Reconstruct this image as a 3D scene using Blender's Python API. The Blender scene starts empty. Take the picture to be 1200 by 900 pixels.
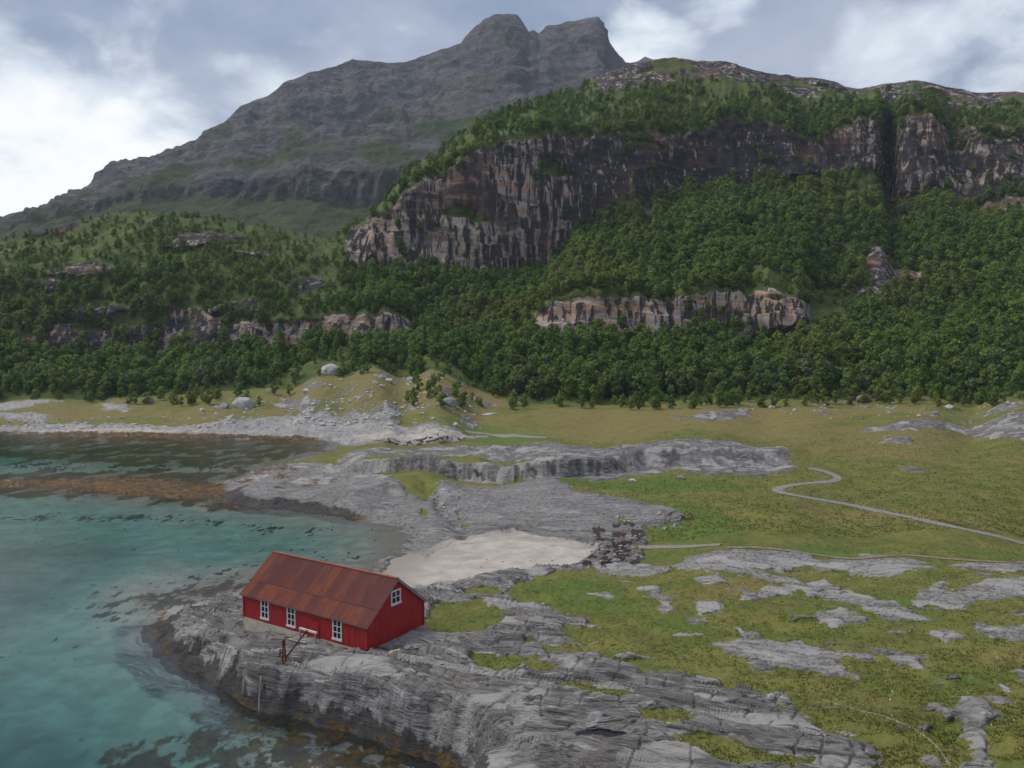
import bpy, bmesh, math, random
import numpy as np
from mathutils import Vector, Matrix
random.seed(11)
SC = bpy.context.scene
COL = SC.collection
R = math.radians

# ------------------------------------------------------------------ camera
CH = 31.0                       # camera height above the sea (m)
F, CX, CY, HZ = 913.0, 600.0, 450.0, 400.0
PITCH = math.atan((CY - HZ) / F)
cam = bpy.data.cameras.new('camera'); camo = bpy.data.objects.new('camera', cam)
COL.objects.link(camo); SC.camera = camo
cam.sensor_width = 36.0; cam.lens = 36.0 * F / 1200.0
cam.clip_start = 0.5; cam.clip_end = 20000
camo.location = (0, 0, CH); camo.rotation_euler = (R(90) - PITCH, 0, 0)

# ------------------------------------------------------------------ node helpers
class NT:
    def __init__(s, tree): s.t = tree; s.N = tree.nodes; s.L = tree.links
    def put(s, sock, v):
        if v is None: return
        if isinstance(v, bpy.types.NodeSocket): s.L.new(v, sock)
        elif isinstance(v, (tuple, list)):
            v = tuple(v)
            if len(sock.default_value) == 4 and len(v) == 3: v = v + (1.0,)
            sock.default_value = v
        else: sock.default_value = v
    def new(s, typ, **props):
        n = s.N.new(typ)
        for k, v in props.items(): setattr(n, k, v)
        return n
    def m(s, op, a, b=None, c=None, clamp=False):
        n = s.new('ShaderNodeMath', operation=op, use_clamp=clamp)
        s.put(n.inputs[0], a); s.put(n.inputs[1], b); s.put(n.inputs[2], c)
        return n.outputs[0]
    def vm(s, op, a, b=None):
        n = s.new('ShaderNodeVectorMath', operation=op); s.put(n.inputs[0], a)
        if b is not None: s.put(n.inputs[1], b)
        return n.outputs['Value'] if op in ('LENGTH', 'DOT_PRODUCT', 'DISTANCE') else n.outputs[0]
    def mix(s, f, a, b, mode='MIX'):
        n = s.new('ShaderNodeMix', data_type='RGBA', blend_type=mode)
        s.put(n.inputs[0], f); s.put(n.inputs[6], a); s.put(n.inputs[7], b)
        return n.outputs[2]
    def noise(s, vec, scale, detail=4, rough=0.55, dist=0.0, typ=None):
        n = s.new('ShaderNodeTexNoise'); s.put(n.inputs['Vector'], vec)
        n.inputs['Scale'].default_value = scale; n.inputs['Detail'].default_value = detail
        n.inputs['Roughness'].default_value = rough; n.inputs['Distortion'].default_value = dist
        return n.outputs['Fac']
    def ss(s, x, a, b, lo=0.0, hi=1.0):
        n = s.new('ShaderNodeMapRange', interpolation_type='SMOOTHSTEP'); s.put(n.inputs[0], x)
        s.put(n.inputs[1], a); s.put(n.inputs[2], b); s.put(n.inputs[3], lo); s.put(n.inputs[4], hi)
        return n.outputs[0]
    def attr(s, name):
        return s.new('ShaderNodeAttribute', attribute_name=name).outputs['Fac']
    def xyz(s, x, y, z):
        n = s.new('ShaderNodeCombineXYZ'); s.put(n.inputs[0], x); s.put(n.inputs[1], y); s.put(n.inputs[2], z)
        return n.outputs[0]
    def pos(s): return s.new('ShaderNodeNewGeometry').outputs['Position']
    def obj(s): return s.new('ShaderNodeTexCoord').outputs['Object']
    def bump(s, h, strength=0.5, dist=0.1, normal=None):
        n = s.new('ShaderNodeBump'); s.put(n.inputs['Height'], h)
        n.inputs['Strength'].default_value = strength; n.inputs['Distance'].default_value = dist
        if normal is not None: s.put(n.inputs['Normal'], normal)
        return n.outputs[0]
    def bsdf(s, color, rough=0.8, normal=None, spec=0.3, metal=0.0):
        n = s.new('ShaderNodeBsdfPrincipled'); s.put(n.inputs['Base Color'], color)
        s.put(n.inputs['Roughness'], rough); s.put(n.inputs['Metallic'], metal)
        s.put(n.inputs['Specular IOR Level'], spec)
        if normal is not None: s.put(n.inputs['Normal'], normal)
        return n.outputs[0]
    def out(s, surf=None, vol=None):
        n = s.new('ShaderNodeOutputMaterial')
        if surf: s.L.new(surf, n.inputs['Surface'])
        if vol: s.L.new(vol, n.inputs['Volume'])
def material(name):
    m = bpy.data.materials.new(name); m.use_nodes = True; m.node_tree.nodes.clear()
    return m, NT(m.node_tree)

# ------------------------------------------------------------------ world, sun, exposure
SUN_AZ, SUN_EL = R(-75), R(52)        # azimuth measured from +Y towards +X
world = bpy.data.worlds.new('World'); SC.world = world; world.use_nodes = True
world.node_tree.nodes.clear(); w = NT(world.node_tree)
sky = w.new('ShaderNodeTexSky', sky_type='NISHITA', sun_disc=False)
sky.sun_elevation = SUN_EL; sky.sun_rotation = SUN_AZ; sky.air_density = 1.0; sky.dust_density = 2.0
d = w.new('ShaderNodeTexCoord').outputs['Generated']
sp = w.new('ShaderNodeSeparateXYZ'); w.L.new(d, sp.inputs[0])
den = w.m('ADD', w.m('MAXIMUM', sp.outputs[2], 0.0), 0.42)
cl = w.xyz(w.m('DIVIDE', sp.outputs[0], den), w.m('DIVIDE', sp.outputs[1], den), 0.0)
n1 = w.noise(w.vm('ADD', cl, (3.1, 1.7, 0.0)), 2.6, 8, 0.58, 0.35)
n2 = w.noise(w.vm('ADD', cl, (7.3, 9.2, 0.0)), 5.0, 8, 0.6, 0.3)
n3 = w.noise(w.vm('ADD', cl, (1.3, 4.2, 0.0)), 0.9, 3, 0.5, 0.2)
cloud = w.mix(w.ss(n1, 0.34, 0.68), (2.6, 3.3, 4.7), (4.8, 5.35, 6.6))
cloud = w.mix(w.ss(n2, 0.52, 0.74), cloud, (6.3, 6.75, 7.7))
# thin places and gaps in the cloud deck
def gap(px, py, rad, k):
    v = Vector(((px - CX) / F, 1.0, (HZ - py) / F)).normalized()
    dist = w.vm('DISTANCE', w.vm('MULTIPLY', d, (1.0, 1.0, 1.5)), (v.x, v.y, v.z * 1.5))
    return w.m('MULTIPLY', w.ss(dist, rad, rad * 0.25), k)
g = w.m('MAXIMUM', gap(80, 225, 0.30, .88), gap(-200, 260, .36, .8))
for a in [(300, 110, 0.10, .45), (750, 58, 0.10, .5), (1060, 55, 0.15, .36), (1190, 15, 0.14, .5), (830, -5, 0.09, .5),
          (1140, 90, 0.14, .36), (20, 62, 0.09, .4)]:
    g = w.m('MAXIMUM', g, gap(*a))
gn = w.m('ADD', g, w.m('MULTIPLY', w.m('SUBTRACT', n2, 0.5), 1.5))
gn = w.m('ADD', gn, w.m('MULTIPLY', w.m('SUBTRACT', n1, 0.5), 1.1))
gn = w.m('ADD', gn, w.ss(n3, 0.60, 0.80, 0.0, 0.45))
veil = w.mix(0.35, sky.outputs[0], (7.0, 7.6, 8.4))
cloud = w.mix(w.ss(gn, 0.16, 0.62), cloud, (7.6, 8.5, 9.3))
cloud = w.mix(w.ss(gn, 0.48, 0.90), cloud, (11.6, 11.7, 11.7))
skyc = w.mix(0.94, sky.outputs[0], cloud)
bg = w.new('ShaderNodeBackground'); w.L.new(skyc, bg.inputs[0]); bg.inputs[1].default_value = 0.056
wo = w.new('ShaderNodeOutputWorld'); w.L.new(bg.outputs[0], wo.inputs[0])

sun = bpy.data.lights.new('sun', 'SUN'); suno = bpy.data.objects.new('sun', sun); COL.objects.link(suno)
sun.energy = 1.5; sun.angle = R(38); sun.color = (1.0, 0.96, 0.9)
sd_ = Vector((math.sin(SUN_AZ) * math.cos(SUN_EL), math.cos(SUN_AZ) * math.cos(SUN_EL), math.sin(SUN_EL)))
suno.rotation_euler = sd_.to_track_quat('Z', 'Y').to_euler()
SC.view_settings.view_transform = 'Standard'; SC.view_settings.look = 'None'
SC.view_settings.exposure = 0.95; SC.view_settings.gamma = 1.0
SC.cycles.max_bounces = 6; SC.cycles.diffuse_bounces = 2; SC.cycles.glossy_bounces = 3
SC.cycles.transparent_max_bounces = 8; SC.cycles.volume_bounces = 0
SC.cycles.use_denoising = True; SC.cycles.use_adaptive_sampling = True; SC.cycles.adaptive_threshold = 0.02

# ------------------------------------------------------------------ numpy helpers
rs = np.random.RandomState(5)
PERM = np.concatenate([rs.permutation(256)] * 2)
GX = np.cos(np.arange(16) * math.pi / 8 + .2); GY = np.sin(np.arange(16) * math.pi / 8 + .2)
def pn(x, y, seed=0):
    xf = np.floor(x); yf = np.floor(y)
    fx = x - xf; fy = y - yf
    xi = (xf.astype(np.int32) + seed * 37) & 255; yi = (yf.astype(np.int32) + seed * 11) & 255
    u = fx * fx * fx * (fx * (fx * 6 - 15) + 10); v = fy * fy * fy * (fy * (fy * 6 - 15) + 10)
    def gr(ix, iy, dx, dy):
        h = PERM[PERM[ix & 255] + (iy & 255)] & 15
        return GX[h] * dx + GY[h] * dy
    a = gr(xi, yi, fx, fy); b = gr(xi + 1, yi, fx - 1, fy)
    c = gr(xi, yi + 1, fx, fy - 1); e = gr(xi + 1, yi + 1, fx - 1, fy - 1)
    return (a + u * (b - a) + v * ((c + u * (e - c)) - (a + u * (b - a)))) * 1.5
def fbm(x, y, oct=4, seed=0, gain=0.5):
    t = 0; a = 1.0
    for i in range(oct):
        t = t + a * pn(x, y, seed + i * 3); x = x * 2.03 + 1.7; y = y * 2.03 + 3.1; a *= gain
    return t
def ridged(x, y, oct=4, seed=0):
    t = 0; a = 1.0
    for i in range(oct):
        t = t + a * (1 - np.abs(pn(x, y, seed + i * 3)) * 2); x = x * 2.03 + 1.7; y = y * 2.03 + 3.1; a *= .5
    return t / 1.9
def sst(x, a, b):
    t = np.clip((x - a) / (b - a), 0, 1); return t * t * (3 - 2 * t)
def smin(a, b, k):
    h = np.clip(0.5 + 0.5 * (b - a) / k, 0, 1)
    return b + (a - b) * h - k * h * (1 - h)
def polysd(poly, X, Y, pad=None):
    """signed distance to a polygon, + inside (only exact within pad of its box)"""
    P = np.asarray(poly, float)
    if pad is not None:
        lo = P.min(0) - pad; hi = P.max(0) + pad
        idx = (X > lo[0]) & (X < hi[0]) & (Y > lo[1]) & (Y < hi[1])
        out = np.full(X.shape, -1e3); 
        if idx.any(): out[idx] = polysd(poly, X[idx], Y[idx])
        return out
    best = np.full(X.shape, 1e18); ins = np.zeros(X.shape, bool)
    Q = np.roll(P, -1, 0)
    for (ax, ay), (bx, by) in zip(P, Q):
        dx, dy = bx - ax, by - ay
        t = np.clip(((X - ax) * dx + (Y - ay) * dy) / (dx * dx + dy * dy + 1e-12), 0, 1)
        best = np.minimum(best, (X - ax - t * dx) ** 2 + (Y - ay - t * dy) ** 2)
        if ay != by:
            c = ((ay > Y) != (by > Y)) & (X < dx * (Y - ay) / dy + ax); ins ^= c
    return np.where(ins, 1, -1) * np.sqrt(best)
def linedist(pl, X, Y):
    best = np.full(X.shape, 1e18)
    for (ax, ay), (bx, by) in zip(pl[:-1], pl[1:]):
        dx, dy = bx - ax, by - ay
        t = np.clip(((X - ax) * dx + (Y - ay) * dy) / (dx * dx + dy * dy + 1e-12), 0, 1)
        best = np.minimum(best, (X - ax - t * dx) ** 2 + (Y - ay - t * dy) ** 2)
    return np.sqrt(best)
CP, SP_ = math.cos(PITCH), math.sin(PITCH)
def ray(px, py):
    a = (px - CX) / F; b = (CY - py) / F
    return a, CP + b * SP_, -SP_ + b * CP
def unp(px, py, z=0.0):
    x, y, zz = ray(px, py); t = (z - CH) / zz
    return x * t, y * t
def at(px, py, Y):
    x, y, zz = ray(px, py); t = Y / y
    return x * t, Y, CH + zz * t
def uv(X, Y): return CX + F * X / Y, HZ + CH * F / Y

# ------------------------------------------------------------------ base relief of the land
KX = lambda pts: (np.array([p[0] for p in pts], float), np.array([p[1] for p in pts], float))
def curve(pts): 
    xs, ys = KX(pts); return lambda u: np.interp(u, xs, ys)
footY = curve([(-160, 470), (0, 468), (130, 466), (230, 462), (300, 452), (360, 438), (420, 428), (480, 427), (530, 440), (600, 468), (640, 477), (700, 472), (800, 470), (900, 466), (1000, 470), (1100, 466), (1200, 460), (1360, 455)])
footD = curve([(-160, 340), (360, 345), (480, 345), (560, 330), (640, 310), (800, 300), (1000, 290), (1200, 270), (1360, 262)])
ctrl = [(430, 772, 3.3), (283, 747, 1.9), (340, 757, 2.55), (497, 742, 3.1), (300, 785, 2.5), (350, 790, 2.9), (400, 802, 3.2), (500, 836, 4.3), (600, 880, 5.4), (230, 745, 1.5), (190, 735, .8),
        (560, 720, 3.1), (600, 690, 2.7), (650, 672, 2.3), (380, 700, 2.4), (300, 700, 1.4), (700, 850, 6.0), (850, 880, 6.8), (1000, 900, 7.6), (1200, 900, 9.0), (1350, 900, 10), (600, 960, 6), (900, 990, 8),
        (800, 760, 5.2), (1000, 760, 6.4), (1200, 760, 7.4), (1350, 760, 8), (700, 700, 3.8), (900, 700, 5.3), (1100, 700, 6.2), (1250, 690, 6.4), (850, 652, 4.6), (1050, 660, 5.6), (1200, 670, 6.0), (1350, 675, 6.5),
        (800, 632, 2.4), (1000, 628, 2.6), (1200, 645, 3.2), (1350, 650, 3.5), (700, 640, 1.5), (620, 640, 1.0), (400, 572, 2.2), (300, 572, 1.5), (560, 585, 2.1), (700, 592, 2.3), (800, 600, 2.5),
        (500, 553, 2.2), (800, 572, 2.8), (640, 562, 2.3), (600, 500, 2.6), (850, 540, 3.4), (930, 550, 3.6), (450, 515, 1.8), (520, 505, 2.4), (1000, 540, 3.7), (1150, 520, 4.6), (1150, 580, 3.5), (900, 500, 4.6), (700, 495, 3.6), (1150, 490, 6.2), (1300, 500, 6.2), (1000, 590, 3),
        (200, 490, 2.6), (0, 482, 3.2), (-150, 482, 3.4), (100, 478, 3.8), (400, 495, 3.0), (480, 488, 4.0), (300, 482, 4.2), (400, 465, 9), (470, 460, 10), (560, 482, 4.0), (330, 465, 6.5)]
CP3 = []
for px, py, z in ctrl:
    X, Y = unp(px, py, z); u, v = uv(X, Y); CP3.append((u / 100, v / 100, z))
for u in range(-160, 1361, 60):
    dd = float(footD(u)); X, Y, z = at(u, float(footY(u)), dd); uu, vv = uv(X, Y); CP3.append((uu / 100, vv / 100, z))
CP3 = np.array(CP3)
def kern(r2): return np.sqrt(r2 + 0.12)
A_ = kern((CP3[:, None, 0] - CP3[None, :, 0]) ** 2 + (CP3[:, None, 1] - CP3[None, :, 1]) ** 2)
nC = len(CP3); M_ = np.zeros((nC + 3, nC + 3)); M_[:nC, :nC] = A_ - np.eye(nC) * 0.01
M_[:nC, nC] = 1; M_[:nC, nC + 1] = CP3[:, 0]; M_[:nC, nC + 2] = CP3[:, 1]; M_[nC:, :nC] = M_[:nC, nC:].T
W_ = np.linalg.solve(M_, np.concatenate([CP3[:, 2], [0, 0, 0]]))
def base(X, Y):
    u, v = uv(X, Y); u = u / 100; v = v / 100
    o = W_[nC] + W_[nC + 1] * u + W_[nC + 2] * v
    for i in range(nC): o = o + W_[i] * kern((u - CP3[i, 0]) ** 2 + (v - CP3[i, 1]) ** 2)
    return o
def G(px, py):
    """point of the land seen at a pixel of the photograph"""
    z = 3.0
    for _ in range(12):
        X, Y = unp(px, py, z); z = 0.5 * z + 0.5 * float(max(base(np.float64(X), np.float64(Y)), 0))
    return unp(px, py, z)
def GP(pts): return [G(*p) for p in pts]

# ------------------------------------------------------------------ outlines of the place (shore, rock, sand, weed, paths)
COAST = [unp(*p) for p in [(800, 1400), (690, 1190), (600, 1050), (555, 965), (530, 906), (496, 887), (450, 871), (400, 858), (355, 847), (310, 833), (285, 822), (262, 807), (235, 793), (208, 777), (190, 760), (179, 744), (176, 731), (190, 719), (230, 707), (285, 694), (350, 682),
         (438, 673), (460, 655), (478, 640), (479, 628), (462, 618), (430, 609), (380, 602), (330, 597), (262, 591), (250, 585), (200, 584), (100, 576), (25, 571), (-160, 573), (-160, 565), (25, 564), (150, 559), (215, 566), (250, 569), (300, 551), (330, 543), (385, 530), (400, 522), (380, 515), (250, 514), (100, 510), (0, 507), (-400, 504)]]
COAST += [(-700, 300), (-700, 700), (700, 700), (700, -60), (0, -60)]
HEAD = GP([(160, 722), (285, 684), (440, 667), (560, 662), (700, 657), (750, 654), (700, 668), (640, 673), (612, 682), (590, 694), (602, 704), (640, 710), (692, 735), (640, 738), (700, 768), (760, 784), (830, 798), (880, 813), (930, 838), (980, 862), (1035, 898), (1060, 950)]) + [unp(p[0], p[1], 2) for p in [(700, 1050), (400, 940), (160, 800)]]
POCKET = [GP(p) for p in [[(505, 708), (560, 704), (592, 718), (580, 738), (520, 744), (498, 735)], [(545, 690), (585, 687), (588, 696), (545, 700)], [(545, 768), (600, 763), (648, 782), (640, 792), (570, 786)],
          [(640, 800), (690, 805), (745, 812), (730, 820), (660, 812)], [(780, 862), (850, 868), (900, 883), (965, 890), (950, 900), (860, 895), (790, 876)], [(735, 835), (800, 834), (822, 850), (760, 846)], [(620, 752), (690, 756), (700, 768), (640, 764)]]]
OUT = [GP(p) for p in [
    [(790, 662), (805, 654), (860, 645), (950, 650), (962, 662), (915, 668), (875, 664), (932, 680), (910, 686), (868, 673), (800, 670)], [(955, 660), (1010, 652), (1085, 660), (1087, 668), (1045, 675), (1015, 678), (990, 668), (955, 670)],
    [(878, 696), (930, 683), (970, 680), (985, 690), (930, 695), (905, 703), (880, 703)], [(960, 690), (1010, 695), (1035, 705), (1080, 720), (1095, 728), (1060, 727), (1010, 715), (970, 700)], [(950, 720), (985, 713), (1012, 724), (1012, 732), (975, 734)],
    [(1105, 663), (1200, 660), (1320, 662), (1320, 673), (1160, 673), (1130, 681), (1190, 671)], [(1080, 690), (1105, 683), (1115, 695), (1150, 682), (1210, 678), (1210, 700), (1150, 705), (1120, 716), (1073, 712)],
    [(827, 754), (870, 749), (930, 752), (980, 763), (1032, 770), (1020, 777), (960, 771), (1020, 797), (1000, 799), (940, 787), (900, 783), (860, 769)], [(1020, 757), (1080, 770), (1082, 784), (1040, 775)], [(1080, 737), (1130, 745), (1128, 753), (1090, 746)], [(1140, 733), (1210, 737), (1210, 753), (1160, 748)],
    [(1125, 815), (1150, 820), (1168, 840), (1150, 855), (1165, 888), (1210, 905), (1130, 905), (1140, 870), (1130, 850)], [(1085, 881), (1112, 885), (1112, 898), (1085, 896)], [(1150, 814), (1187, 822), (1175, 829)], [(1093, 825), (1122, 838), (1105, 839)],
    [(752, 690), (768, 687), (792, 715), (780, 719)], [(812, 705), (842, 704), (852, 715), (820, 721)], [(690, 697), (716, 694), (714, 703)], [(800, 722), (830, 725), (815, 732)], [(860, 735), (890, 743), (872, 748)], [(905, 817), (925, 822), (920, 826)], [(1165, 770), (1215, 790), (1205, 797)], [(1170, 803), (1205, 815), (1190, 818)],
    [(690, 665), (760, 660), (790, 668), (760, 676), (700, 672)], [(815, 680), (845, 672), (860, 682), (830, 686)]]]
MID = [GP(p) for p in [[(236, 582), (290, 555), (330, 544), (390, 545), (430, 549), (455, 558), (490, 574), (525, 600), (540, 612), (500, 625), (480, 619), (380, 604), (255, 592)],
       [(500, 570), (520, 562), (560, 561), (610, 566), (640, 557), (680, 577), (740, 586), (800, 600), (806, 607), (760, 619), (730, 611), (700, 629), (640, 616), (560, 606), (535, 590)]]]
BACK = GP([(395, 545), (415, 530), (450, 526), (540, 524), (600, 522), (640, 518), (700, 526), (760, 524), (860, 524), (945, 548), (900, 557), (830, 557), (800, 551), (740, 559), (690, 563), (640, 559), (550, 551), (450, 548)])
CLIFFOOT = [unp(px, py, 2.3) for px, py in [(385, 543), (420, 545), (455, 547), (520, 552), (600, 557), (655, 560), (720, 557), (800, 552), (870, 552), (950, 549)]]
FAR = [GP(p) for p in [[(-150, 500), (0, 496), (100, 496), (230, 497), (330, 487), (420, 484), (520, 499), (578, 512), (500, 521), (400, 523), (380, 514), (200, 514), (0, 509), (-150, 509)], [(425, 477), (470, 477), (462, 491), (430, 492)],
       [(-60, 469), (75, 470), (30, 478), (-60, 478)], [(120, 473), (152, 475), (146, 483), (120, 481)], [(0, 484), (60, 486), (50, 491), (0, 491)], [(1000, 505), (1080, 490), (1200, 481), (1320, 478), (1320, 521), (1200, 520), (1130, 508), (1060, 505)], [(790, 490), (880, 480), (882, 488), (830, 494)],
       [(1190, 481), (1200, 471), (1300, 470), (1300, 480), (1140, 488)], [(1045, 546), (1092, 548), (1080, 554), (1050, 553)], [(1030, 512), (1065, 513), (1060, 519), (1035, 519)], [(470, 473), (490, 478), (480, 482)], [(330, 465), (380, 470), (370, 478), (330, 476)]]]
SAND = [GP(p) for p in [[(430, 678), (458, 655), (476, 640), (478, 622), (535, 609), (600, 620), (660, 632), (700, 640), (695, 652), (675, 663), (640, 664), (560, 669), (480, 674)], [(-150, 503), (0, 501), (160, 500), (230, 503), (0, 507), (-150, 507)], [(410, 509), (500, 505), (560, 512), (505, 515), (420, 514)]]]
WRACK = [GP(p) for p in [[(690, 622), (752, 612), (756, 640), (745, 664), (668, 666), (700, 640)], [(780, 602), (810, 600), (812, 610), (785, 612)], [(440, 512), (560, 514), (520, 521), (430, 520)]]]
LUSH = [GP(p) for p in [[(748, 616), (790, 588), (850, 598), (900, 630), (840, 639), (750, 640)], [(745, 643), (842, 640), (822, 655), (750, 658)], [(475, 501), (560, 497), (640, 510), (620, 517), (530, 514)], [(470, 547), (640, 561), (800, 558), (850, 565), (900, 572), (780, 578), (690, 572), (560, 560)], [(500, 712), (585, 712), (580, 738), (510, 742)], [(620, 690), (700, 680), (800, 720), (830, 740), (760, 745), (660, 715)], [(960, 720), (1090, 740), (1040, 700), (950, 700)], [(1050, 770), (1200, 790), (1200, 830), (1060, 800)], [(860, 635), (1200, 648), (1200, 656), (900, 642)]]]
STRAW = [GP(p) for p in [[(300, 470), (400, 445), (520, 445), (600, 480), (560, 495), (420, 482)], [(0, 476), (240, 476), (330, 484), (200, 494), (0, 492)], [(650, 480), (1000, 478), (1000, 500), (700, 520), (640, 510)], [(880, 505), (1000, 500), (1200, 525), (1200, 545), (1000, 540)], [(950, 600), (1060, 600), (1060, 625), (950, 620)], [(620, 750), (800, 780), (900, 810), (830, 800), (700, 770)], [(900, 800), (1080, 830), (1060, 880), (960, 850)]]]
KELP = [[unp(*p) for p in q] for q in [[(-160, 553), (150, 552), (235, 559), (268, 573), (258, 592), (200, 589), (100, 581), (-160, 580)], [(140, 704), (175, 690), (230, 684), (300, 676), (300, 692), (230, 706), (188, 720), (150, 713)], [(-60, 574), (20, 571), (100, 576), (200, 584), (255, 590), (310, 600), (240, 597), (150, 586), (-60, 582)], [(-60, 556), (150, 552), (260, 552), (300, 551), (250, 570), (150, 562), (-60, 566)],
        [(-100, 505), (100, 508), (380, 514), (400, 523), (330, 538), (280, 550), (150, 545), (-100, 530)], [(230, 830), (300, 842), (400, 862), (540, 905), (400, 925), (250, 905), (180, 905)], [(120, 870), (200, 850), (240, 905), (90, 910)]]]
DARKW = [[unp(*p) for p in q] for q in [[(148, 700), (180, 684), (250, 672), (310, 664), (320, 676), (230, 684), (172, 692)], [(155, 690), (230, 668), (330, 650), (430, 648), (430, 656), (320, 664)], [(-60, 600), (200, 600), (330, 612), (430, 625), (330, 625), (150, 610), (-60, 612)], [(60, 690), (150, 690), (170, 730), (90, 730)], [(100, 850), (300, 845), (330, 905), (60, 910)], [(0, 530), (300, 535), (280, 560), (0, 555)]]]
PATHS = {'gravel_path': [(948, 549), (968, 553), (984, 560), (978, 565), (935, 568), (912, 572), (910, 577), (940, 583), (1000, 592), (1060, 605), (1120, 620), (1200, 637), (1300, 660)],
         'beach_path': [(748, 642), (790, 641), (845, 639)], 'ridge_track': [(850, 643), (950, 648), (1050, 653), (1200, 662), (1320, 670)], 'shore_path': [(545, 505), (565, 508), (590, 511), (625, 513), (642, 513)],
         'foot_track': [(965, 821), (1000, 832), (1045, 842), (1090, 865), (1115, 900)]}
PATHW = {k: GP(v) for k, v in PATHS.items()}

# ------------------------------------------------------------------ near land grid
NU, NV = 1000, 630
us = np.linspace(-240, 1560, NU)
ft = footD(us); vfoot = HZ + CH * F / ft
tt = np.linspace(0, 1, NV)[:, None]
VV = 1190 + (vfoot[None, :] - 1190) * tt
UU = np.repeat(us[None, :], NV, 0)
Y = CH * F / (VV - HZ); X = (UU - CX) / F * Y
B = base(X, Y)
def kctl(pts):
    """smooth scalar over the land from (px, py, value)"""
    def f():
        n = 0; dsum = 0
        for px, py, k in pts:
            wgt = 1 / (((UU - px) / 60) ** 2 + ((VV - py) / 40) ** 2 + .05) ** 1.6
            n = n + wgt * k; dsum = dsum + wgt
        return n / dsum
    return f()
wob = fbm(X * .2, Y * .2, 3, 3) * np.clip(Y / 60, 1, 3)
D = polysd(COAST, X, Y) + wob * 0.5 + fbm(X * .9, Y * .9, 2, 8) * .10
kl = np.exp(kctl([(540, 900, .9), (450, 870, .9), (350, 845, 1.0), (290, 822, .75), (240, 795, .4), (190, 760, -.4), (180, 720, -1.6), (285, 694, -1.4), (350, 682, -1.5), (440, 670, -2.7), (480, 640, -3.1), (470, 618, -2.5), (400, 605, -1.0), (300, 595, -.9), (250, 585, -1.2), (100, 570, -2.2), (0, 566, -2.2), (150, 560, -2.2), (300, 550, -1.6), (390, 528, -2.6), (250, 513, -2.2), (0, 506, -2.2)]))
kw = np.exp(kctl([(540, 900, -1.0), (450, 880, -1.2), (350, 850, -.6), (290, 826, -.3), (200, 780, -.7), (150, 740, -1.2), (180, 700, -1.9), (285, 680, -1.8), (350, 670, -1.8), (440, 660, -2.6), (440, 640, -2.5), (400, 620, -2.2), (300, 600, -2.0), (150, 585, -2.0), (0, 575, -2.0), (150, 545, -2.4), (250, 525, -2.6), (0, 520, -2.3)]))
dm = kctl([(100, 800, 5.0), (0, 700, 5.0), (100, 640, 4.0), (250, 640, 2.4), (350, 640, 1.7), (430, 640, 1.2), (150, 545, 1.3), (150, 520, .7), (350, 525, .4), (220, 698, .2), (160, 706, .35), (275, 686, .2), (300, 880, .8), (420, 890, .45), (350, 868, .5), (200, 900, 2.2), (0, 880, 5), (-100, 600, 5)])
land = smin(np.maximum(B, .25), kl * np.maximum(D, 0) + .004 * np.maximum(D - 8, 0) ** 2, 0.5 + 0 * D)
cap = sst(D, 0, 3)
# plateau with the small cliff behind the green strip
cf = np.array(CLIFFOOT); yc = np.interp(X / Y, cf[:, 0] / cf[:, 1], cf[:, 1])
s_back = Y - yc + fbm(X * .25, Y * .1, 3, 21) * 1.2
uw = sst(UU, 392, 425) * (1 - sst(UU, 900, 960)); steep = 0.9 + 9 * sst(UU, 690, 800)
plateau = 3.1 * sst(s_back / steep, 0, 1.0) * (1 - sst(s_back, 8, 46)) * uw
plateau *= 0.85 + .25 * sst(UU, 430, 520) - .35 * sst(UU, 690, 940)
land = land + plateau
sea = -np.minimum(dm * (1 - np.exp(-kw * np.maximum(-D, 0) / dm)), 9)
H = np.where(D > 0, land, sea)

# ---- masks
def soft(sd, wd): return np.clip(sd / wd * .5 + .5, 0, 1)
def union(polys, wd, pad=6):
    o = np.zeros(X.shape)
    for p in polys: o = np.maximum(o, soft(polysd(p, X, Y, pad) , wd))
    return o
sc = np.clip(Y / 70, .8, 4)
nz1 = np.where(Y < 120, fbm(X * .45, Y * .28, 4, 31), fbm(X * .18, Y * .10, 4, 32) * 2.2)
rock = np.zeros(X.shape)
def addrock(polys, wd, nz=0.6, pad=8):
    global rock
    for p in polys:
        s = polysd(p, X, Y, pad) + nz * nz1; rock = np.maximum(rock, soft(s, wd))
addrock([HEAD], 1.2, 1.0, 12); addrock(OUT, .9, .8); addrock(MID, 1.6, .8, 14); addrock([[unp(*p) for p in [(-160, 555), (150, 553), (300, 548), (300, 600), (200, 590), (100, 582), (-160, 580)]]], 2.0, .6, 14); addrock([BACK], 2.0, .9, 14); addrock([GP(q) for q in ([(690, 620), (752, 610), (760, 640), (748, 664), (668, 668), (690, 640)], [(485, 570), (510, 566), (540, 590), (545, 612), (520, 606)], [(520, 602), (600, 606), (705, 624), (705, 648), (660, 640), (600, 628), (540, 618)])], 1.2, .5); addrock(FAR, 3.0, 1.2, 20)
for p in POCKET: rock = np.minimum(rock, 1 - soft(polysd(p, X, Y, 8) + .55 * nz1, .9))
# strata frame: the beds run down to the right on the headland, flatter further back
ang = R(-24) * (1 - sst(Y, 95, 125)) + R(-4) * sst(Y, 95, 125)
ca, sa = np.cos(ang), np.sin(ang)
AL = X * ca + Y * sa; AC = -X * sa + Y * ca
AC = AC + fbm(AL * .05, AC * .12, 3, 41) * 2.0 * sc
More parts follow.
